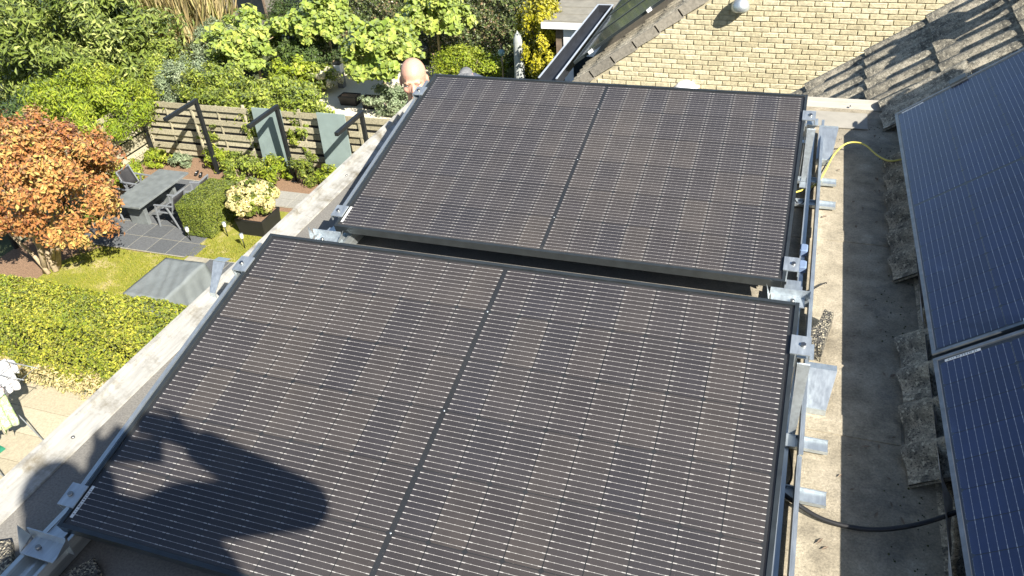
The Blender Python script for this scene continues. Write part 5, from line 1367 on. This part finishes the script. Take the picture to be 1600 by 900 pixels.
# --- the photographer behind the camera: only the shadow is in the picture
C0 = CAM.copy(); fh = Vector((-math.sin(yaw), math.cos(yaw), 0)); rh = Vector((math.cos(yaw), math.sin(yaw), 0))
ph = thing('phone', C0 - fw * 0.02, 'dark phone held up behind the view with both hands', 'phone')
pc = C0 - fw * 0.022 + R_ * 0.055
MB().hexa([pc + R_ * a + U_ * b + fw * c for c in (-.008, 0) for a, b in ((-.075, -.048), (.075, -.048), (.075, .024), (-.075, .024))]).build('case', 'phone_black', ph)
pp_ = thing('person', (1.9, -1.28, 0), 'photographer in dark clothes whose shadow falls across the black panel', 'person')
hc2 = C0 + Vector((.14, -.34, .14))
b2 = MB(); P2, HM2 = head_shapes(b2, hc2, C0 - hc2 + Vector((0, 0, .1)), (0, 0, 1), False)
nk = C0 + Vector((.175, -.24, .01))
rs = C0 + Vector((.310, -.14, -.025)); ls = C0 + Vector((-.01, -.41, -.09))
re = C0 + Vector((.470, .052, -.140)); rw = C0 + Vector((.185, .075, .010)) - fw * .03
le = C0 + Vector((-.044, -.18, -.33)); lw_ = C0 + Vector((-.07, -.03, -.05)) - fw * .03
mid = (rs + ls) / 2; chest2 = Vector((mid.x + .05, mid.y + .05, mid.z - .18)); pel2 = Vector((1.90, -1.11, 0.98))
for mbx, g_ in ((b2, 0.0),):
    capsule(mbx, nk, mid, .06, .09); capsule(mbx, rs, ls, .062, .062); blob(mbx, chest2, (.18, .13, .24)); capsule(mbx, chest2, pel2, .14, .15)
    for a, b_, c_ in ((rs, re, rw), (ls, le, lw_)): capsule(mbx, a, b_, .055, .046); capsule(mbx, b_, c_, .044, .03)
kn2 = [Vector((1.82, -1.16, .52)), Vector((2.0, -1.22, .52))]; an2 = [Vector((1.80, -1.26, .09)), Vector((1.99, -1.32, .09))]
for k_, a_ in zip(kn2, an2): capsule(b2, pel2 + (k_ - pel2) * .1, k_, .095, .065); capsule(b2, k_, a_, .062, .044); capsule(b2, a_ + Vector((0, -.03, -.05)), a_ + Vector((-.05, .15, -.055)), .04, .033)
hand_shapes(b2, rw, R_ * -.75 + fw * .25 + U_ * .25, -fw, .8, 1); hand_shapes(b2, lw_, R_ * .5 + U_ * .5 + fw * .1, -fw, .7, -1)
fuse(b2, 'body', 'skin', pp_, .009, 4)
c2 = MB(); blob(c2, chest2, (.195, .15, .25)); capsule(c2, chest2, pel2, .19, .19); capsule(c2, rs, ls, .076, .076); capsule(c2, nk + Vector((0, 0, -.03)), mid, .09, .13)
for a, b_, c_ in ((rs, re, rw), (ls, le, lw_)): capsule(c2, a, b_, .078, .066); capsule(c2, b_, b_ + (c_ - b_) * .82, .066, .05)
fuse(c2, 'jacket', 'work_shirt', pp_, .01, 4)
t2 = MB(); capsule(t2, pel2 + rh * -.06, pel2 + rh * .06, .155, .155)
for k_, a_ in zip(kn2, an2): capsule(t2, pel2 + (k_ - pel2) * .1, k_, .108, .08); capsule(t2, k_, a_ + (k_ - a_) * .08, .076, .06)
fuse(t2, 'trousers', 'trousers', pp_, .011, 4)
h2 = MB(); blob(h2, P2(0, -.02, .05), (.088, .104, .094), HM2, 20); blob(h2, P2(0, -.06, -.01), (.08, .07, .09), HM2); fuse(h2, 'hair', 'hair_brown', pp_, .008, 3)
s2 = MB()
for a_ in an2: capsule(s2, a_ + Vector((.01, -.045, -.04)), a_ + Vector((-.06, .16, -.046)), .048, .042)
fuse(s2, 'shoes', 'shoe', pp_, .009, 3)
